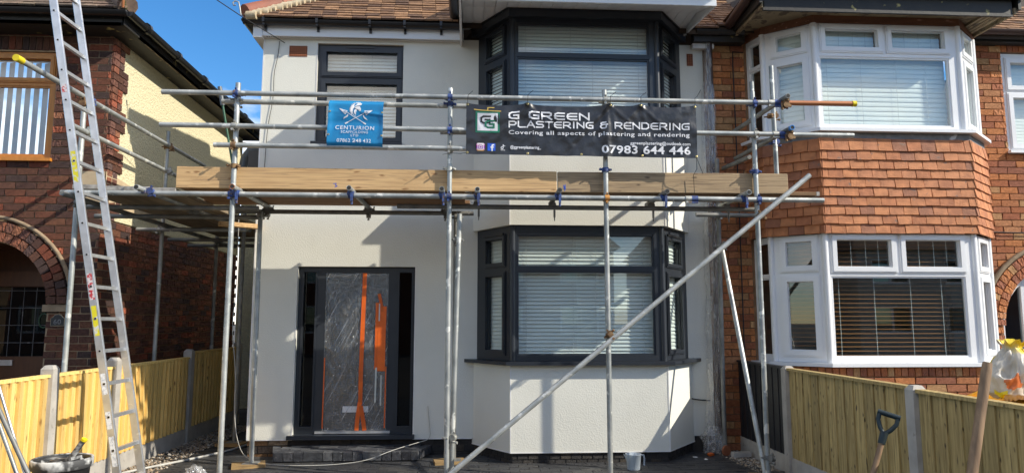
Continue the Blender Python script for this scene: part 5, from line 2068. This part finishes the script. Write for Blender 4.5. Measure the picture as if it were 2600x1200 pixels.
def post(par, x, y, zt, w=.10, dx=.05, dy=.048):
    mb = MB().prism([(x - dx, y - dy), (x + dx, y - dy), (x + dx, y + dy), (x - dx, y + dy)], .05, zt - .03)
    n = 4
    mb.add([(x - dx, y - dy, zt - .03), (x + dx, y - dy, zt - .03), (x + dx, y + dy, zt - .03), (x - dx, y + dy, zt - .03),
            (x - dx * .6, y - dy * .6, zt), (x + dx * .6, y - dy * .6, zt), (x + dx * .6, y + dy * .6, zt), (x - dx * .6, y + dy * .6, zt)],
           [(4, 5, 6, 7), (0, 1, 5, 4), (1, 2, 6, 5), (2, 3, 7, 6), (3, 0, 4, 7)])
    return O('post', mb, CONC, par)


for y, zt in ((4.32, 1.19), (6.12, 1.19), (7.18, 1.20), (9.02, 1.21), (10.85, 1.25)):
    post(LF, -3.47, y, zt)
for y0, y1, zt, dk in ((4.37, 6.07, 1.105, 0), (6.17, 7.13, 1.105, 0), (7.23, 8.97, 1.105, 0), (9.07, 10.80, 1.165, 0)):
    mb = MB().box(-3.495, -3.445, y0, y1, .04, G + .16)
    O('gravel_board', mb, CONC, LF)
    mb = MB().box(-3.50, -3.435, y0, y1, zt - .012, zt + .012)
    O('capping', mb, FENCEW, LF)
    y = y0
    n = max(1, round((y1 - y0) / .103))
    w = (y1 - y0) / n
    for k in range(n):
        a, b = y0 + k * w, y0 + (k + 1) * w + .012
        z0, z1 = G + .162, zt - .013 + rs.uniform(-.002, .002)
        t0, t1 = -3.426 + rs.uniform(-.003, .003), -3.456     # feather edge: thick at the near side, thin at the far
        mb = MB().hexa([(-3.462, a, z0), (t0, a, z0), (t1, b, z0), (-3.462, b, z0), (-3.462, a, z1), (t0, a, z1), (t1, b, z1), (-3.462, b, z1)])
        O('pale', mb, FENCEW, LF)
    for z in (G + .3, .95):
        mb = MB().box(-3.498, -3.464, y0, y1, z, z + .05)
        O('rail', mb, FENCEW, LF)

RF = thing('timber_fence', 'weathered board fence on the right with one panel painted black', 'fence', (3.1, 5.5, G))
for y, zt in ((6.78, 1.12), (4.80, 1.11), (2.82, 1.10)):
    post(RF, 3.10, y, zt)
for y0, y1, zt, m in ((6.83, 8.5, 1.10, FENCEB), (4.85, 6.73, 1.09, FENCEO), (2.87, 4.75, 1.075, FENCEO)):
    mb = MB().box(3.075, 3.125, y0, y1, .04, G + .16)
    O('gravel_board', mb, CONC, RF)
    mb = MB().box(3.062, 3.135, y0, y1, zt - .012, zt + .012)
    O('capping', mb, FENCEO if m is FENCEO else FENCEB, RF)
    n = round((y1 - y0) / .145)
    w = (y1 - y0) / n
    for k in range(n):
        a, b = y0 + k * w + .005, y0 + (k + 1) * w + .012
        z0, z1 = G + .162, zt - .013
        t0, t1 = 3.076 + rs.uniform(-.003, .003), 3.088
        mb = MB().hexa([(t0, a, z0), (3.095, a, z0), (3.095, b, z0), (t1, b, z0), (t0, a, z1), (3.095, a, z1), (3.095, b, z1), (t1, b, z1)])
        o = O('pale', mb, m, RF)
        if m is FENCEB:
            o['label'] = 'black painted fence board'

# ------------------------------------------------------------------ doorstep
DS = thing('doorstep', 'low doorstep of dark smeared paving blocks under the front door', 'doorstep', (-1.28, 7.8, G))
mb = MB().prism([(-2.10, 8.02), (-2.0, 7.62), (-.56, 7.62), (-.44, 8.02)], .05, G + .092)
O('bed', mb, JOINT, DS)
sp = Pieces('block', 'block_rest')
fd = Fr((-2.02, 7.60), (-.54, 7.60))
bedo = DS
u = 0
while u < fd.L - .02:
    w = .202 if rs.random() < .3 else .101
    w = min(w, fd.L - u)
    sp.add(fd.p(u + w / 2, -.03, G + .062), (w - .006, .07, .085), 0, DS, STEPM, rot=(R(8), 0, 0))
    u += w
for a, b in (((-2.13, 8.0), (-2.02, 7.60)), ((-.54, 7.60), (-.42, 8.0))):
    f = Fr(a, b)
    n = 4
    for k in range(n):
        sp.add(f.p((k + .5) * f.L / n, -.035, G + .06), (f.L / n - .006, .08, .085), f.ang, DS, STEPM)
for j in range(4):
    y = 7.69 + j * .1
    x = -1.97 - .022 * j + (.1 if j % 2 else 0)
    xe = -.58 + .022 * j
    while x < xe - .04:
        w = min(.2, xe - x)
        sp.add((x + w / 2, y, G + .075 + rs.uniform(0, .003)), (w - .006, .095, .06), 0, DS, STEPM)
        x += .2
sp.emit(290, least=0)

# ------------------------------------------------------------------ polythene and tape on the front door
def crinkle(x0, x1, z0, z1, y, nx, nz_, m, name, lab, cat, amp=.006, sx=9, sz=5):
    c = Vector(((x0 + x1) / 2, y, z0))
    mb = MB()
    vs = []
    for j in range(nz_ + 1):
        for i in range(nx + 1):
            u, v = i / nx, j / nz_
            x, z = x0 + (x1 - x0) * u, z0 + (z1 - z0) * v
            e = min(1, 6 * min(u, 1 - u, v * 1.5, (1 - v) * 1.5))
            d = amp * e * (nz(x * sx - z * sz * .8, z * sz + x * 4, 2) + .6 * nz(x * sx * 3 - z * 8, z * sz * 1.5, 5))
            vs.append((x, y + d, z))
    mb.add(vs, [(j * (nx + 1) + i, j * (nx + 1) + i + 1, (j + 1) * (nx + 1) + i + 1, (j + 1) * (nx + 1) + i) for j in range(nz_) for i in range(nx)], True)
    o = O(name, mb, m)
    for v in o.data.vertices:
        v.co = v.co - c
    o.location = c
    return tag(o, lab, cat)


crinkle(-1.628, -.925, .352, 2.095, 8.052, 40, 90, FILMD, 'polythene_sheet', 'clear crinkled polythene sheet taped over the front door', 'plastic sheet', amp=.010, sx=11, sz=4)


def tape(pts, w, lab, m=TAPE, y=8.044, group=None, name='tape'):
    mb = MB()
    c = Vector((pts[0][0], y, pts[-1][1]))
    for i, ((a, b), (cx, d)) in enumerate(zip(pts[:-1], pts[1:])):
        L = math.hypot(cx - a, d - b)
        nx, nz2 = -(d - b) / L * w / 2, (cx - a) / L * w / 2
        mb.hexa([(a + nx - c.x, .0, b + nz2 - c.z), (a - nx - c.x, .0, b - nz2 - c.z), (cx - nx - c.x, 0, d - nz2 - c.z), (cx + nx - c.x, 0, d + nz2 - c.z)] +
                [(a + nx - c.x, -.0012, b + nz2 - c.z), (a - nx - c.x, -.0012, b - nz2 - c.z), (cx - nx - c.x, -.0012, d - nz2 - c.z), (cx + nx - c.x, -.0012, d + nz2 - c.z)])
    o = O(name, mb, m)
    o.location = c
    return tag(o, lab, 'tape')


tape([(-1.195, 2.095), (-1.205, 1.5), (-1.213, 1.0), (-1.212, .64)], .046, 'long vertical strip of orange tape down the middle of the door sheet')
tape([(-1.216, .66), (-1.238, .5), (-1.245, .355)], .046, 'left of the two short orange tapes splaying apart above the threshold', y=8.042)
tape([(-1.205, .62), (-1.175, .46), (-1.158, .355)], .046, 'right of the two short orange tapes splaying apart above the threshold', y=8.041)
tape([(-1.617, 1.15), (-1.622, .38)], .012, 'thin sliver of orange tape down the left edge of the door sheet')
tape([(-.938, 1.05), (-.941, .38)], .012, 'thin sliver of orange tape down the right edge of the door sheet')
tape([(-1.045, 1.76), (-1.045, 1.40), (-1.048, 1.02)], .040, 'orange tape strip at the left of the patch beside the door handle', y=8.042)
tape([(-.985, 1.72), (-.99, 1.35), (-.990, 1.0)], .085, 'wide orange tape patch over the lock side of the door', y=8.040)
tape([(-1.03, 1.86), (-1.01, 1.78), (-.99, 1.66)], .034, 'loose orange tape end standing up above the taped patch', y=8.036)
tape([(-1.022, 1.75), (-1.022, 1.555)], .014, 'short white strip stuck across the top of the orange patch', WTAPE, y=8.034, name='strip')
tape([(-1.045, 1.04), (-1.05, .66)], .018, 'long narrow white strip hanging below the orange patch', WTAPE, y=8.038, name='strip')

# polythene sleeve round the party-line downpipe
mb = MB().path([(2.845, 7.93, 5.0), (2.845, 7.94, 4.6), (2.84, 7.94, 2.5), (2.80, 7.94, G)], .034, 10)
O('downpipe', mb, BROWNP, H)
mb = MB()
vs = []
nu, nv = 18, 120
for j in range(nv + 1):
    v = j / nv
    z = 4.95 - v * (4.95 - G - .01)
    cx = 2.825 - .055 * v + .012 * nz(0, z * 2.3, 4)
    w = .035 + .055 * min(1, v * 5) + .02 * nz(3, z * 3, 1) + (.05 * max(0, (v - .86) / .14))
    for i in range(nu + 1):
        a = math.pi * (1.02 - 1.04 * i / nu)
        r = 1 + .30 * nz(i * .55, z * 5.5, 7) + .22 * nz(i * 1.4, z * 1.7, 2)
        vs.append((cx + math.cos(a) * w, 7.955 - math.sin(a) * (.055 + .02 * v) * r, z))
mb.add(vs, [(j * (nu + 1) + i, (j + 1) * (nu + 1) + i, (j + 1) * (nu + 1) + i + 1, j * (nu + 1) + i + 1) for j in range(nv) for i in range(nu)], True)
c = Vector((2.8, 7.95, G))
o = O('polythene_sleeve', mb, FILM)
for v in o.data.vertices:
    v.co = v.co - c
o.location = c
tag(o, 'long crumpled polythene sleeve hanging over the downpipe between the two houses', 'plastic sheet')
mb = MB().lathe([(.02, -.06), (.05, -.05), (.056, -.01), (.05, .03), (.03, .05), (.0, .05)], (0, 0, 0), 16)
mb.v = [(p[0] * (1 + .2 * nz(p[0] * 40, p[1] * 40, p[2] * 30)), p[1] * (1 + .2 * nz(p[1] * 40, p[0] * 40, p[2] * 30)), p[2]) for p in mb.v]
o = O('plastic_bung', mb, GREYP)
o.location = (2.835, 7.92, 4.965)
tag(o, 'knotted grey plastic bundle tied round the top of the polythene sleeve', 'plastic bundle')
# ------------------------------------------------------------------ loose things
def lump(name, c, r, m, lab, cat, seed=0, amp=.35, freq=2.2, sub=3, parent=None, squash=(1, 1, 1)):
    import bmesh
    bm = bmesh.new()
    bmesh.ops.create_icosphere(bm, subdivisions=sub, radius=1)
    for v in bm.verts:
        n = v.co.normalized()
        q = Vector((n.x * freq + seed, n.y * freq, n.z * freq))
        w_ = Vector((nz(q.x * .8, q.y * .8, q.z * .8 + 9), nz(q.x * .8, q.y * .8, q.z * .8 + 20), nz(q.x * .8, q.y * .8, q.z * .8 + 31)))
        q2 = q * 1.25 + w_ * 1.3
        d = 1 + amp * .7 * nz(q.x, q.y, q.z) + amp * .55 * (.45 - abs(nz(q2.x, q2.y, q2.z)) * 1.6) + amp * .12 * nz(q2.x * 3, q2.y * 3, q2.z * 3)
        v.co = Vector((n.x * d * r * squash[0], n.y * d * r * squash[1], n.z * d * r * squash[2]))
    me = bpy.data.meshes.new(name)
    bm.to_mesh(me)
    bm.free()
    me.materials.append(m)
    me.polygons.foreach_set('use_smooth', [True] * len(me.polygons))
    o = bpy.data.objects.new(name, me)
    COL.objects.link(o)
    if parent:
        o.parent = parent
        o.location = Vector(c) - root_loc(parent)
    else:
        o.location = c
        tag(o, lab, cat)
    return o


# bucket of wash water with a trowel in it
bc = (-2.93, 5.40, G)
BK = thing('bucket', 'black builders bucket with plaster-smeared rim in the bottom left corner', 'bucket', bc)
mb = MB().lathe([(.0, .0), (.145, .0), (.15, .01), (.182, .44), (.192, .445), (.196, .46), (.190, .472), (.176, .47), (.172, .44), (.145, .05), (0, .05)], bc, 36)
O('body', mb, TUB, BK)
mb = MB().lathe([(.1845, .405), (.197, .41), (.199, .445), (.199, .468), (.192, .477), (.180, .474), (.176, .45)], bc, 36)
O('rim', mb, WETPLASTER, BK)
mb = MB()
for a, l in ((20, .03), (65, .034), (110, .03), (155, .026), (200, .028)):
    t = R(a)
    cx, cz = bc[0] + .115, G + .36
    mb.add([(cx, bc[1] - .142, cz), (cx + math.cos(t + .35) * l * .6, bc[1] - .144, cz + math.sin(t + .35) * l * .6), (cx + math.cos(t) * l, bc[1] - .146, cz + math.sin(t) * l), (cx + math.cos(t - .35) * l * .6, bc[1] - .144, cz + math.sin(t - .35) * l * .6)], [(0, 3, 2, 1)])
O('leaf_print', mb, LIMEP, BK)
tr_ = thing('trowel', 'plaster-covered trowel with yellow-ended black handle standing in the bucket', 'trowel', (-2.86, 5.38, .56))
mb = MB().tube((-2.875, 5.38, .555), (-2.775, 5.37, .70), .019, 12)
mb.tube((-2.89, 5.38, .53), (-2.86, 5.38, .575), .026, 12)
O('grip', mb, WETPLASTER, tr_)
mb = MB().tube((-2.776, 5.37, .698), (-2.768, 5.369, .712), .021, 12)
O('cap', mb, YELLOW, tr_)
o = lump('blade', (-2.90, 5.39, .545), .11, WETPLASTER, '', '', 3, .35, 2, 3, tr_, (1.15, .9, .3))
mb = MB().bar((-2.99, 5.39, .55), (-2.80, 5.34, .585), .10, .02)
O('float', mb, WETPLASTER, tr_)

# thin rods in the bottom left corner
for k, (a, b, r, lab, m) in enumerate((((-2.17, 3.40, 1.31), (-1.70, 3.40, .10), .0065, 'thin bright metal rod, the back one of three leaning in the bottom left corner', ALU),
                                       ((-2.16, 3.36, 1.24), (-1.54, 3.36, .10), .010, 'thickest and darkest of three metal rods leaning in the bottom left corner', GALVD),
                                       ((-2.135, 3.40, 1.09), (-1.69, 3.4, .10), .009, 'lowest of three metal rods leaning in the bottom left corner', GALV))):
    c = Vector(b)
    mb = MB().path([Vector(a) - c, (Vector(a) + Vector(b)) / 2 - c + Vector((-.012, 0, .01)), Vector((0, 0, 0))], r, 8)
    o = O('metal_rod', mb, m)
    o.location = c
    tag(o, lab, 'rod', 'metal rods leaning at bottom left')

# measuring jug
jc = (1.62, 7.05, G)
J = thing('measuring_jug', 'milky plastic measuring jug standing on the paving before the bay', 'jug', jc)
mb = MB().lathe([(0, .003), (.058, .003), (.062, .01), (.076, .150), (.080, .152), (.080, .156), (.073, .155), (.058, .014), (0, .012)], jc, 28)
mb.add([(jc[0] - .074, jc[1] - .02, G + .135), (jc[0] - .10, jc[1], G + .160), (jc[0] - .074, jc[1] + .02, G + .135), (jc[0] - .076, jc[1], G + .10)], [(0, 1, 3), (1, 2, 3)])
O('body', mb, JUGM, J)
mb = MB().path([(jc[0] + .072, jc[1], G + .145), (jc[0] + .10, jc[1] - .005, G + .143), (jc[0] + .108, jc[1] - .006, G + .11), (jc[0] + .104, jc[1] - .005, G + .045)], .009, 8)
O('handle', mb, JUGM, J)

# spade leaning on the right fence
SP = thing('spade', 'spade with black D-shaped grip and worn wooden shaft leaning on the right fence', 'spade', (2.30, 4.25, G))
p0, p1 = Vector((2.555, 4.30, .86)), Vector((2.33, 4.26, .30))
mb = MB().tube(p1, p0, .017, 12)
O('shaft', mb, HANDLE, SP)
d = (p0 - p1).normalized()
sd_ = Vector((.80, -.45, .0))
sd_ = (sd_ - d * sd_.dot(d)).normalized()
mb = MB()
mb.tube(p0 - d * .06, p0 + d * .015, .0215, 12, r2=.024)
A, Bq = p0 + d * .125 - sd_ * .052, p0 + d * .125 + sd_ * .052
mb.path([p0 + d * .0, p0 + d * .035 - sd_ * .03, p0 + d * .08 - sd_ * .052, A], .0135, 8)
mb.path([p0 + d * .0, p0 + d * .035 + sd_ * .03, p0 + d * .08 + sd_ * .052, Bq], .0135, 8)
mb.tube(A - sd_ * .012, Bq + sd_ * .012, .0165, 10)
O('grip', mb, mat('spade_grip', (.012, .026, .03), rough=.5, bump=.2, bscale=40), SP)
mb = MB()
q = [p1 + sd_ * x - d * y for x, y in ((-.09, 0), (.09, 0), (.085, .20), (0, .235), (-.085, .20))]
nn = d.cross(sd_).normalized() * .004
mb.add([v + nn for v in q] + [v - nn for v in q], [(0, 1, 2, 3, 4), (9, 8, 7, 6, 5)] + [(i, i + 5, (i + 1) % 5 + 5, (i + 1) % 5) for i in range(5)])
O('blade', mb, GALVD, SP)

# heavy wooden handle in the foreground
TH = thing('tool_handle', 'thick worn wooden tool handle standing upright in the right foreground', 'tool handle', (1.93, 2.9, G))
a, b = Vector((2.335, 3.08, 1.365)), Vector((1.955, 2.95, .16))
mb = MB()
dd = (a - b)
prof = [(0, .030), (.2, .026), (.5, .0225), (.8, .021), (.97, .0215), (1.0, .019)]
n_ = 14
dn = dd.normalized()
s1_ = dn.cross(Vector((0, 1, 0))).normalized()
s2_ = s1_.cross(dn)
vs = []
for f_, r_ in prof:
    for k in range(n_):
        t = 2 * math.pi * k / n_
        vs.append(b + dd * f_ + s1_ * math.cos(t) * r_ * 1.05 + s2_ * math.sin(t) * r_ * .95)
mb.add(vs, [(i * n_ + k, i * n_ + (k + 1) % n_, (i + 1) * n_ + (k + 1) % n_, (i + 1) * n_ + k) for i in range(len(prof) - 1) for k in range(n_)], True)
mb.add(vs[-n_:], [tuple(range(n_))])
O('shaft', mb, HANDLE, TH)
mb = MB().bar(b + Vector((-.12, .02, -.03)), b + Vector((.12, -.02, -.03)), .07, .07)
O('head', mb, GALVD, TH)

# yellow tipping barrow and rubbish sack beyond the right fence
YB = thing('barrow', 'yellow metal barrow tray behind the right fence', 'barrow', (4.0, 4.9, G))
mb = MB()
x0, x1, y0, y1 = 3.60, 4.7, 4.25, 5.05
mb.add([(x0 + .25, y0 + .15, .62), (x1 - .2, y0 + .15, .62), (x1 - .2, y1 - .15, .62), (x0 + .25, y1 - .15, .62), (x0, y0, .97), (x1, y0, 1.36), (x1, y1, 1.36), (x0, y1, .97)],
       [(3, 2, 1, 0), (0, 1, 5, 4), (1, 2, 6, 5), (2, 3, 7, 6), (3, 0, 4, 7)])
mb.add([(x0 + .05, y0 + .03, .96), (x1 - .05, y0 + .03, 1.33), (x1 - .05, y1 - .03, 1.33), (x0 + .05, y1 - .03, .96)], [(0, 1, 2, 3)])
O('tray', mb, YELM, YB)
mb = MB()
mb.bar((x0, y0, .97), (x1, y0, 1.36), .035, .035)
mb.bar((x0, y1, .97), (x1, y1, 1.36), .035, .035)
mb.bar((x0, y0, .97), (x0, y1, .97), .035, .035)
O('rim', mb, YELM, YB)
mb = MB()
for x, y in ((3.7, 4.7), (4.3, 4.7), (3.7, 5.05), (4.3, 5.05)):
    mb.tube((x, y, G - .02), (x, y, .66), .025, 8)
O('stand', mb, GALVD, YB)
SK = thing('rubbish_sack', 'crumpled white and yellow plastic sack heaped in the yellow barrow', 'sack', (3.75, 4.72, .96))
def sack_pt(a, t, lift=0.):
    """folded plastic sack: a is the angle round it, t runs from its seat to the gathered neck"""
    prof = [(0, .62), (.12, .95), (.35, 1.06), (.58, .92), (.76, .62), (.86, .36), (.93, .40), (1.0, .58)]
    for (t0, r0), (t1, r1) in zip(prof[:-1], prof[1:]):
        if t0 <= t <= t1:
            r = r0 + (r1 - r0) * (t - t0) / (t1 - t0)
            break
    ca, sa = math.cos(a), math.sin(a)
    w = nz(ca * 1.3, sa * 1.3, t * 2.5)
    f1 = 1 - 2.2 * abs(nz(ca * 2.1 + w, sa * 2.1, t * 2.2 + 4))
    f2 = 1 - 2.2 * abs(nz(ca * 4.5 - t * 2.5, sa * 4.5 + w * 1.5, t * 4.5 + 9))
    r = r * .135 * (1 + .20 * f1 + .10 * f2 + .22 * w) + lift
    return (3.735 + ca * r + .035 * t - .02 * w, 4.72 + sa * r * .85, 1.0 + .40 * t + .03 * f1)


def sack_patch(a0, a1, t0, t1, na, nt, m, name, lift, keep=None):
    mb = MB()
    vs = [sack_pt(a0 + (a1 - a0) * i / na, t0 + (t1 - t0) * k / nt, lift) for k in range(nt + 1) for i in range(na + 1)]
    fs = []
    for k in range(nt):
        for i in range(na):
            if keep is None or keep((i + .5) / na, (k + .5) / nt):
                fs.append((k * (na + 1) + i, k * (na + 1) + i + 1, (k + 1) * (na + 1) + i + 1, (k + 1) * (na + 1) + i))
    mb.add(vs, fs, True)
    return O(name, mb, m, SK)


sack_patch(0, 2 * math.pi, 0, 1, 110, 60, SACKM, 'bag', 0)
sack_patch(R(-85), R(20), .45, .85, 40, 24, YELLOW, 'yellow_print', .003, lambda u, v: u * .8 + nz(u * 4, v * 4) * .35 > .18 and v < .95 - .3 * nz(u * 3, v * 3, 4))
sack_patch(R(-140), R(-100), .22, .46, 16, 12, SACKO, 'orange_print', .003, lambda u, v: (u - .5) ** 2 + (v - .5) ** 2 < .2 + .15 * nz(u * 5, v * 5, 7))
sack_patch(R(-165), R(-130), .08, .22, 14, 8, YELLOW, 'yellow_print', .003)

# cables on the ground and walls
def cable(pts, r, m, lab, cat='cable', name='cable'):
    # smooth the corners
    P = [Vector(p) for p in pts]
    for _ in range(2):
        Q = [P[0]]
        for a, b in zip(P[:-1], P[1:]):
            Q += [a * .75 + b * .25, a * .25 + b * .75]
        Q.append(P[-1])
        P = Q
    c = P[0].copy()
    mb = MB().path([p - c for p in P], r, 6)
    o = O(name, mb, m)
    o.location = c
    return tag(o, lab, cat)


gz0 = G + .012
cable([(-3.35, 7.08, gz0), (-3.15, 7.45, gz0), (-2.98, 7.72, gz0), (-2.78, 8.1, gz0), (-2.62, 8.5, gz0), (-2.56, 9.3, gz0)], .013, CABLEW, 'thick cream hose lying from the ladder foot to the side passage', 'hose', 'hose')
cable([(-2.62, 8.02, 2.7), (-2.60, 8.0, 1.9), (-2.63, 7.98, 1.5), (-2.56, 7.98, 1.0), (-2.55, 7.95, .6), (-2.50, 7.9, .32), (-2.33, 7.62, .16), (-2.10, 7.50, G + .01), (-1.8, 7.42, G + .008), (-1.4, 7.42, G + .008),
       (-1.05, 7.50, G + .03), (-.82, 7.58, G + .115), (-.55, 7.80, G + .16), (-.42, 7.97, .27), (-.44, 7.985, .42), (-.46, 7.985, .62)], .004, CABLEW, 'thin pale cable looping from the passage across the front of the doorstep')
cable([(2.36, 7.99, .74), (2.45, 7.985, .70), (2.58, 7.975, .67), (2.72, 7.95, .665)], .008, CABLEK, 'short grey cable sticking out of the wall right of the bay')
cable([(-2.24, 7.992, 4.79), (-2.25, 7.985, 4.6), (-2.29, 7.985, 4.4), (-2.28, 7.985, 4.1), (-2.33, 7.985, 3.8), (-2.345, 7.985, 3.5), (-2.35, 7.985, 3.1)], .0035, CABLEK, 'thin loose phone wire running down the left edge of the white wall')
cable([(-2.18, 7.99, 4.77), (-2.62, 6.9, 4.78), (-3.3, 4.6, 4.86), (-4.0, 1.5, 5.1)], .005, CABLEK, 'overhead phone line running from the white eaves up across the sky', 'phone line', 'phone_line')

# long-handled green pole with a roller sleeve
PO = thing('roller_pole', 'green extension pole with fluffy grey roller leaning behind the left guard rails', 'roller pole', (-2.2, 6.95, 2.84))
a, b = Vector((-2.50, 6.90, 3.86)), Vector((-2.30, 6.93, 2.85))
mb = MB().tube(b, a + (b - a).normalized() * .18, .011, 10)
O('pole', mb, GREENP, PO)
mb = MB().tube(a, a + (b - a).normalized() * .19, .022, 12)
O('sleeve', mb, GREYP, PO)

# litter by the right-hand downpipe and at the front left upright
mb = MB().tube((0, -.012, .055), (0, .012, .055), .055, 22)
o = O('grinding_disc', mb, TERRA)
o.location = (2.80, 7.72, G)
o.rotation_euler = (0, 0, R(25))
tag(o, 'round orange-brown grinding disc on edge by the foot of the polythene sleeve', 'disc')
mb = MB().bar((-.1, 0, .03), (.1, .02, .03), .07, .05)
o = O('concrete_lump', mb, CONC)
o.location = (2.93, 7.62, G)
tag(o, 'small grey concrete lump beside the grinding disc', 'rubble')
lump('plastic_bag', (2.70, 7.86, G + .13), .10, FILM, 'clear crumpled polythene heaped at the foot of the downpipe', 'plastic bag', 4, .6, 2.5, 4, None, (1.2, .8, 1.5))
lump('plastic_bag', (-2.33, 6.32, G + .15), .07, FILM, 'clear plastic bag at the foot of the front left upright', 'plastic bag', 9, .5, 2.5, 4, None, (1.2, 1, 1.1))
for k, (x, y) in enumerate(((2.42, 7.62), (2.50, 7.50))):
    o = lump('paint_flake', (x, y, G + .008), .022, BEAD, ('larger white flake on the dark paving right of the jug', 'smaller white flake on the dark paving right of the jug')[k], 'flake', 3 + k, .5, 2, 2, None, (1.3 - .4 * k, 1, .3))
lump('orange_scrap', (2.62, 7.70, G + .02), .03, TAPE, 'scrap of orange tape on the paving by the downpipe', 'scrap', 1, .5, 2, 2, None, (1.2, .6, .7))
lump('orange_scrap', (-2.27, 6.25, G + .15), .025, TAPE, 'scrap of orange plastic by the front left upright', 'scrap', 5, .5, 2, 2, None, (.6, .6, 1.2))
# ------------------------------------------------------------------ the other side of the street, seen in the window glass
mb = MB().box(-60, 60, -13.2, -6.4, .02, .05)
O('road', mb, mat('asphalt', (.06, .06, .062), (.045, .045, .047), rough=.9, scale=20), kind='structure')
OBR = mat('opposite_brick', (.22, .10, .065), (.17, .08, .05), rough=.9, scale=9)
OPR = mat('opposite_render', (.55, .52, .46), rough=.9)
for k, x in enumerate((-22.2, -15.0, -6.2, 3.2, 12.4, 21.5, 30.5)):
    lab = 'hip-roofed house across the street, number %s from the left of seven' % ('one', 'two', 'three', 'four', 'five', 'six', 'seven')[k]
    h = thing('opposite_house', lab, 'house', (x, -18, 0), 'houses across the street')
    w = MB()
    f = Fr((x + 3.4, -17.0), (x - 3.4, -17.0))
    f.wall(w, 0, 6.8, 0, 5.0, [(.7, 2.5, 1.0, 2.3), (4.2, 6.1, 1.0, 2.3), (.7, 2.5, 3.3, 4.5), (4.2, 6.1, 3.3, 4.5)], -.25, 0)
    w.box(x - 3.4, x - 3.2, -25, -17.25, 0, 5)
    w.box(x + 3.2, x + 3.4, -25, -17.25, 0, 5)
    O('wall', w, OBR if k != 5 else OPR, h)
    w = MB()
    w.add([(x - 3.7, -16.7, 4.9), (x + 3.7, -16.7, 4.9), (x + 3.7, -25, 4.9), (x - 3.7, -25, 4.9), (x - 1.2, -20.8, 8.2), (x + 1.2, -20.8, 8.2)],
          [(0, 4, 5, 1), (1, 5, 2), (2, 5, 4, 3), (3, 4, 0)])
    O('roof', w, ROOFT, h)
    w = MB()
    for u0, u1, z0, z1 in ((.7, 2.5, 1.0, 2.3), (4.2, 6.1, 1.0, 2.3), (.7, 2.5, 3.3, 4.5), (4.2, 6.1, 3.3, 4.5)):
        w2 = MB()
        f.wall(w2, u0, u1, z0, z1, [(u0 + .1, (u0 + u1) / 2 - .05, z0 + .1, z1 - .1), ((u0 + u1) / 2 + .05, u1 - .1, z0 + .1, z1 - .1)], -.15, -.08)
        fr_ = O('window', w2, WUPVC, h)
        w2 = MB()
        f.box(w2, u0 + .05, u1 - .05, -.13, -.12, z0 + .05, z1 - .05)
        O('pane', w2, GLASSD, fr_)
# bare street tree
rs = random.Random(21)
BT = thing('bare_tree', 'bare winter tree across the street', 'tree', (-1.6, -12.5, 0))
mb = MB()
tw = MB()


def limb(p, d, L, r, lv):
    q = p + d * L
    (mb if lv < 3 else tw).tube(p, q, r, 6 if lv < 3 else 4, cap=False, r2=r * .68)
    if lv >= 6:
        return
    for _ in range(3 if lv in (1, 2, 3) else 2):
        nd = (d + Vector((rs.uniform(-.7, .7), rs.uniform(-.7, .7), rs.uniform(-.1, .5)))).normalized()
        limb(q, nd, L * rs.uniform(.62, .82), r * .64, lv + 1)


limb(Vector((-1.6, -12.5, 0)), Vector((0, 0, 1)), 2.1, .17, 0)
BARK = mat('bark', (.09, .07, .055), (.05, .04, .032), rough=.95, scale=10)
O('trunk', mb, BARK, BT)
O('twigs', tw, BARK, BT, kind='stuff')
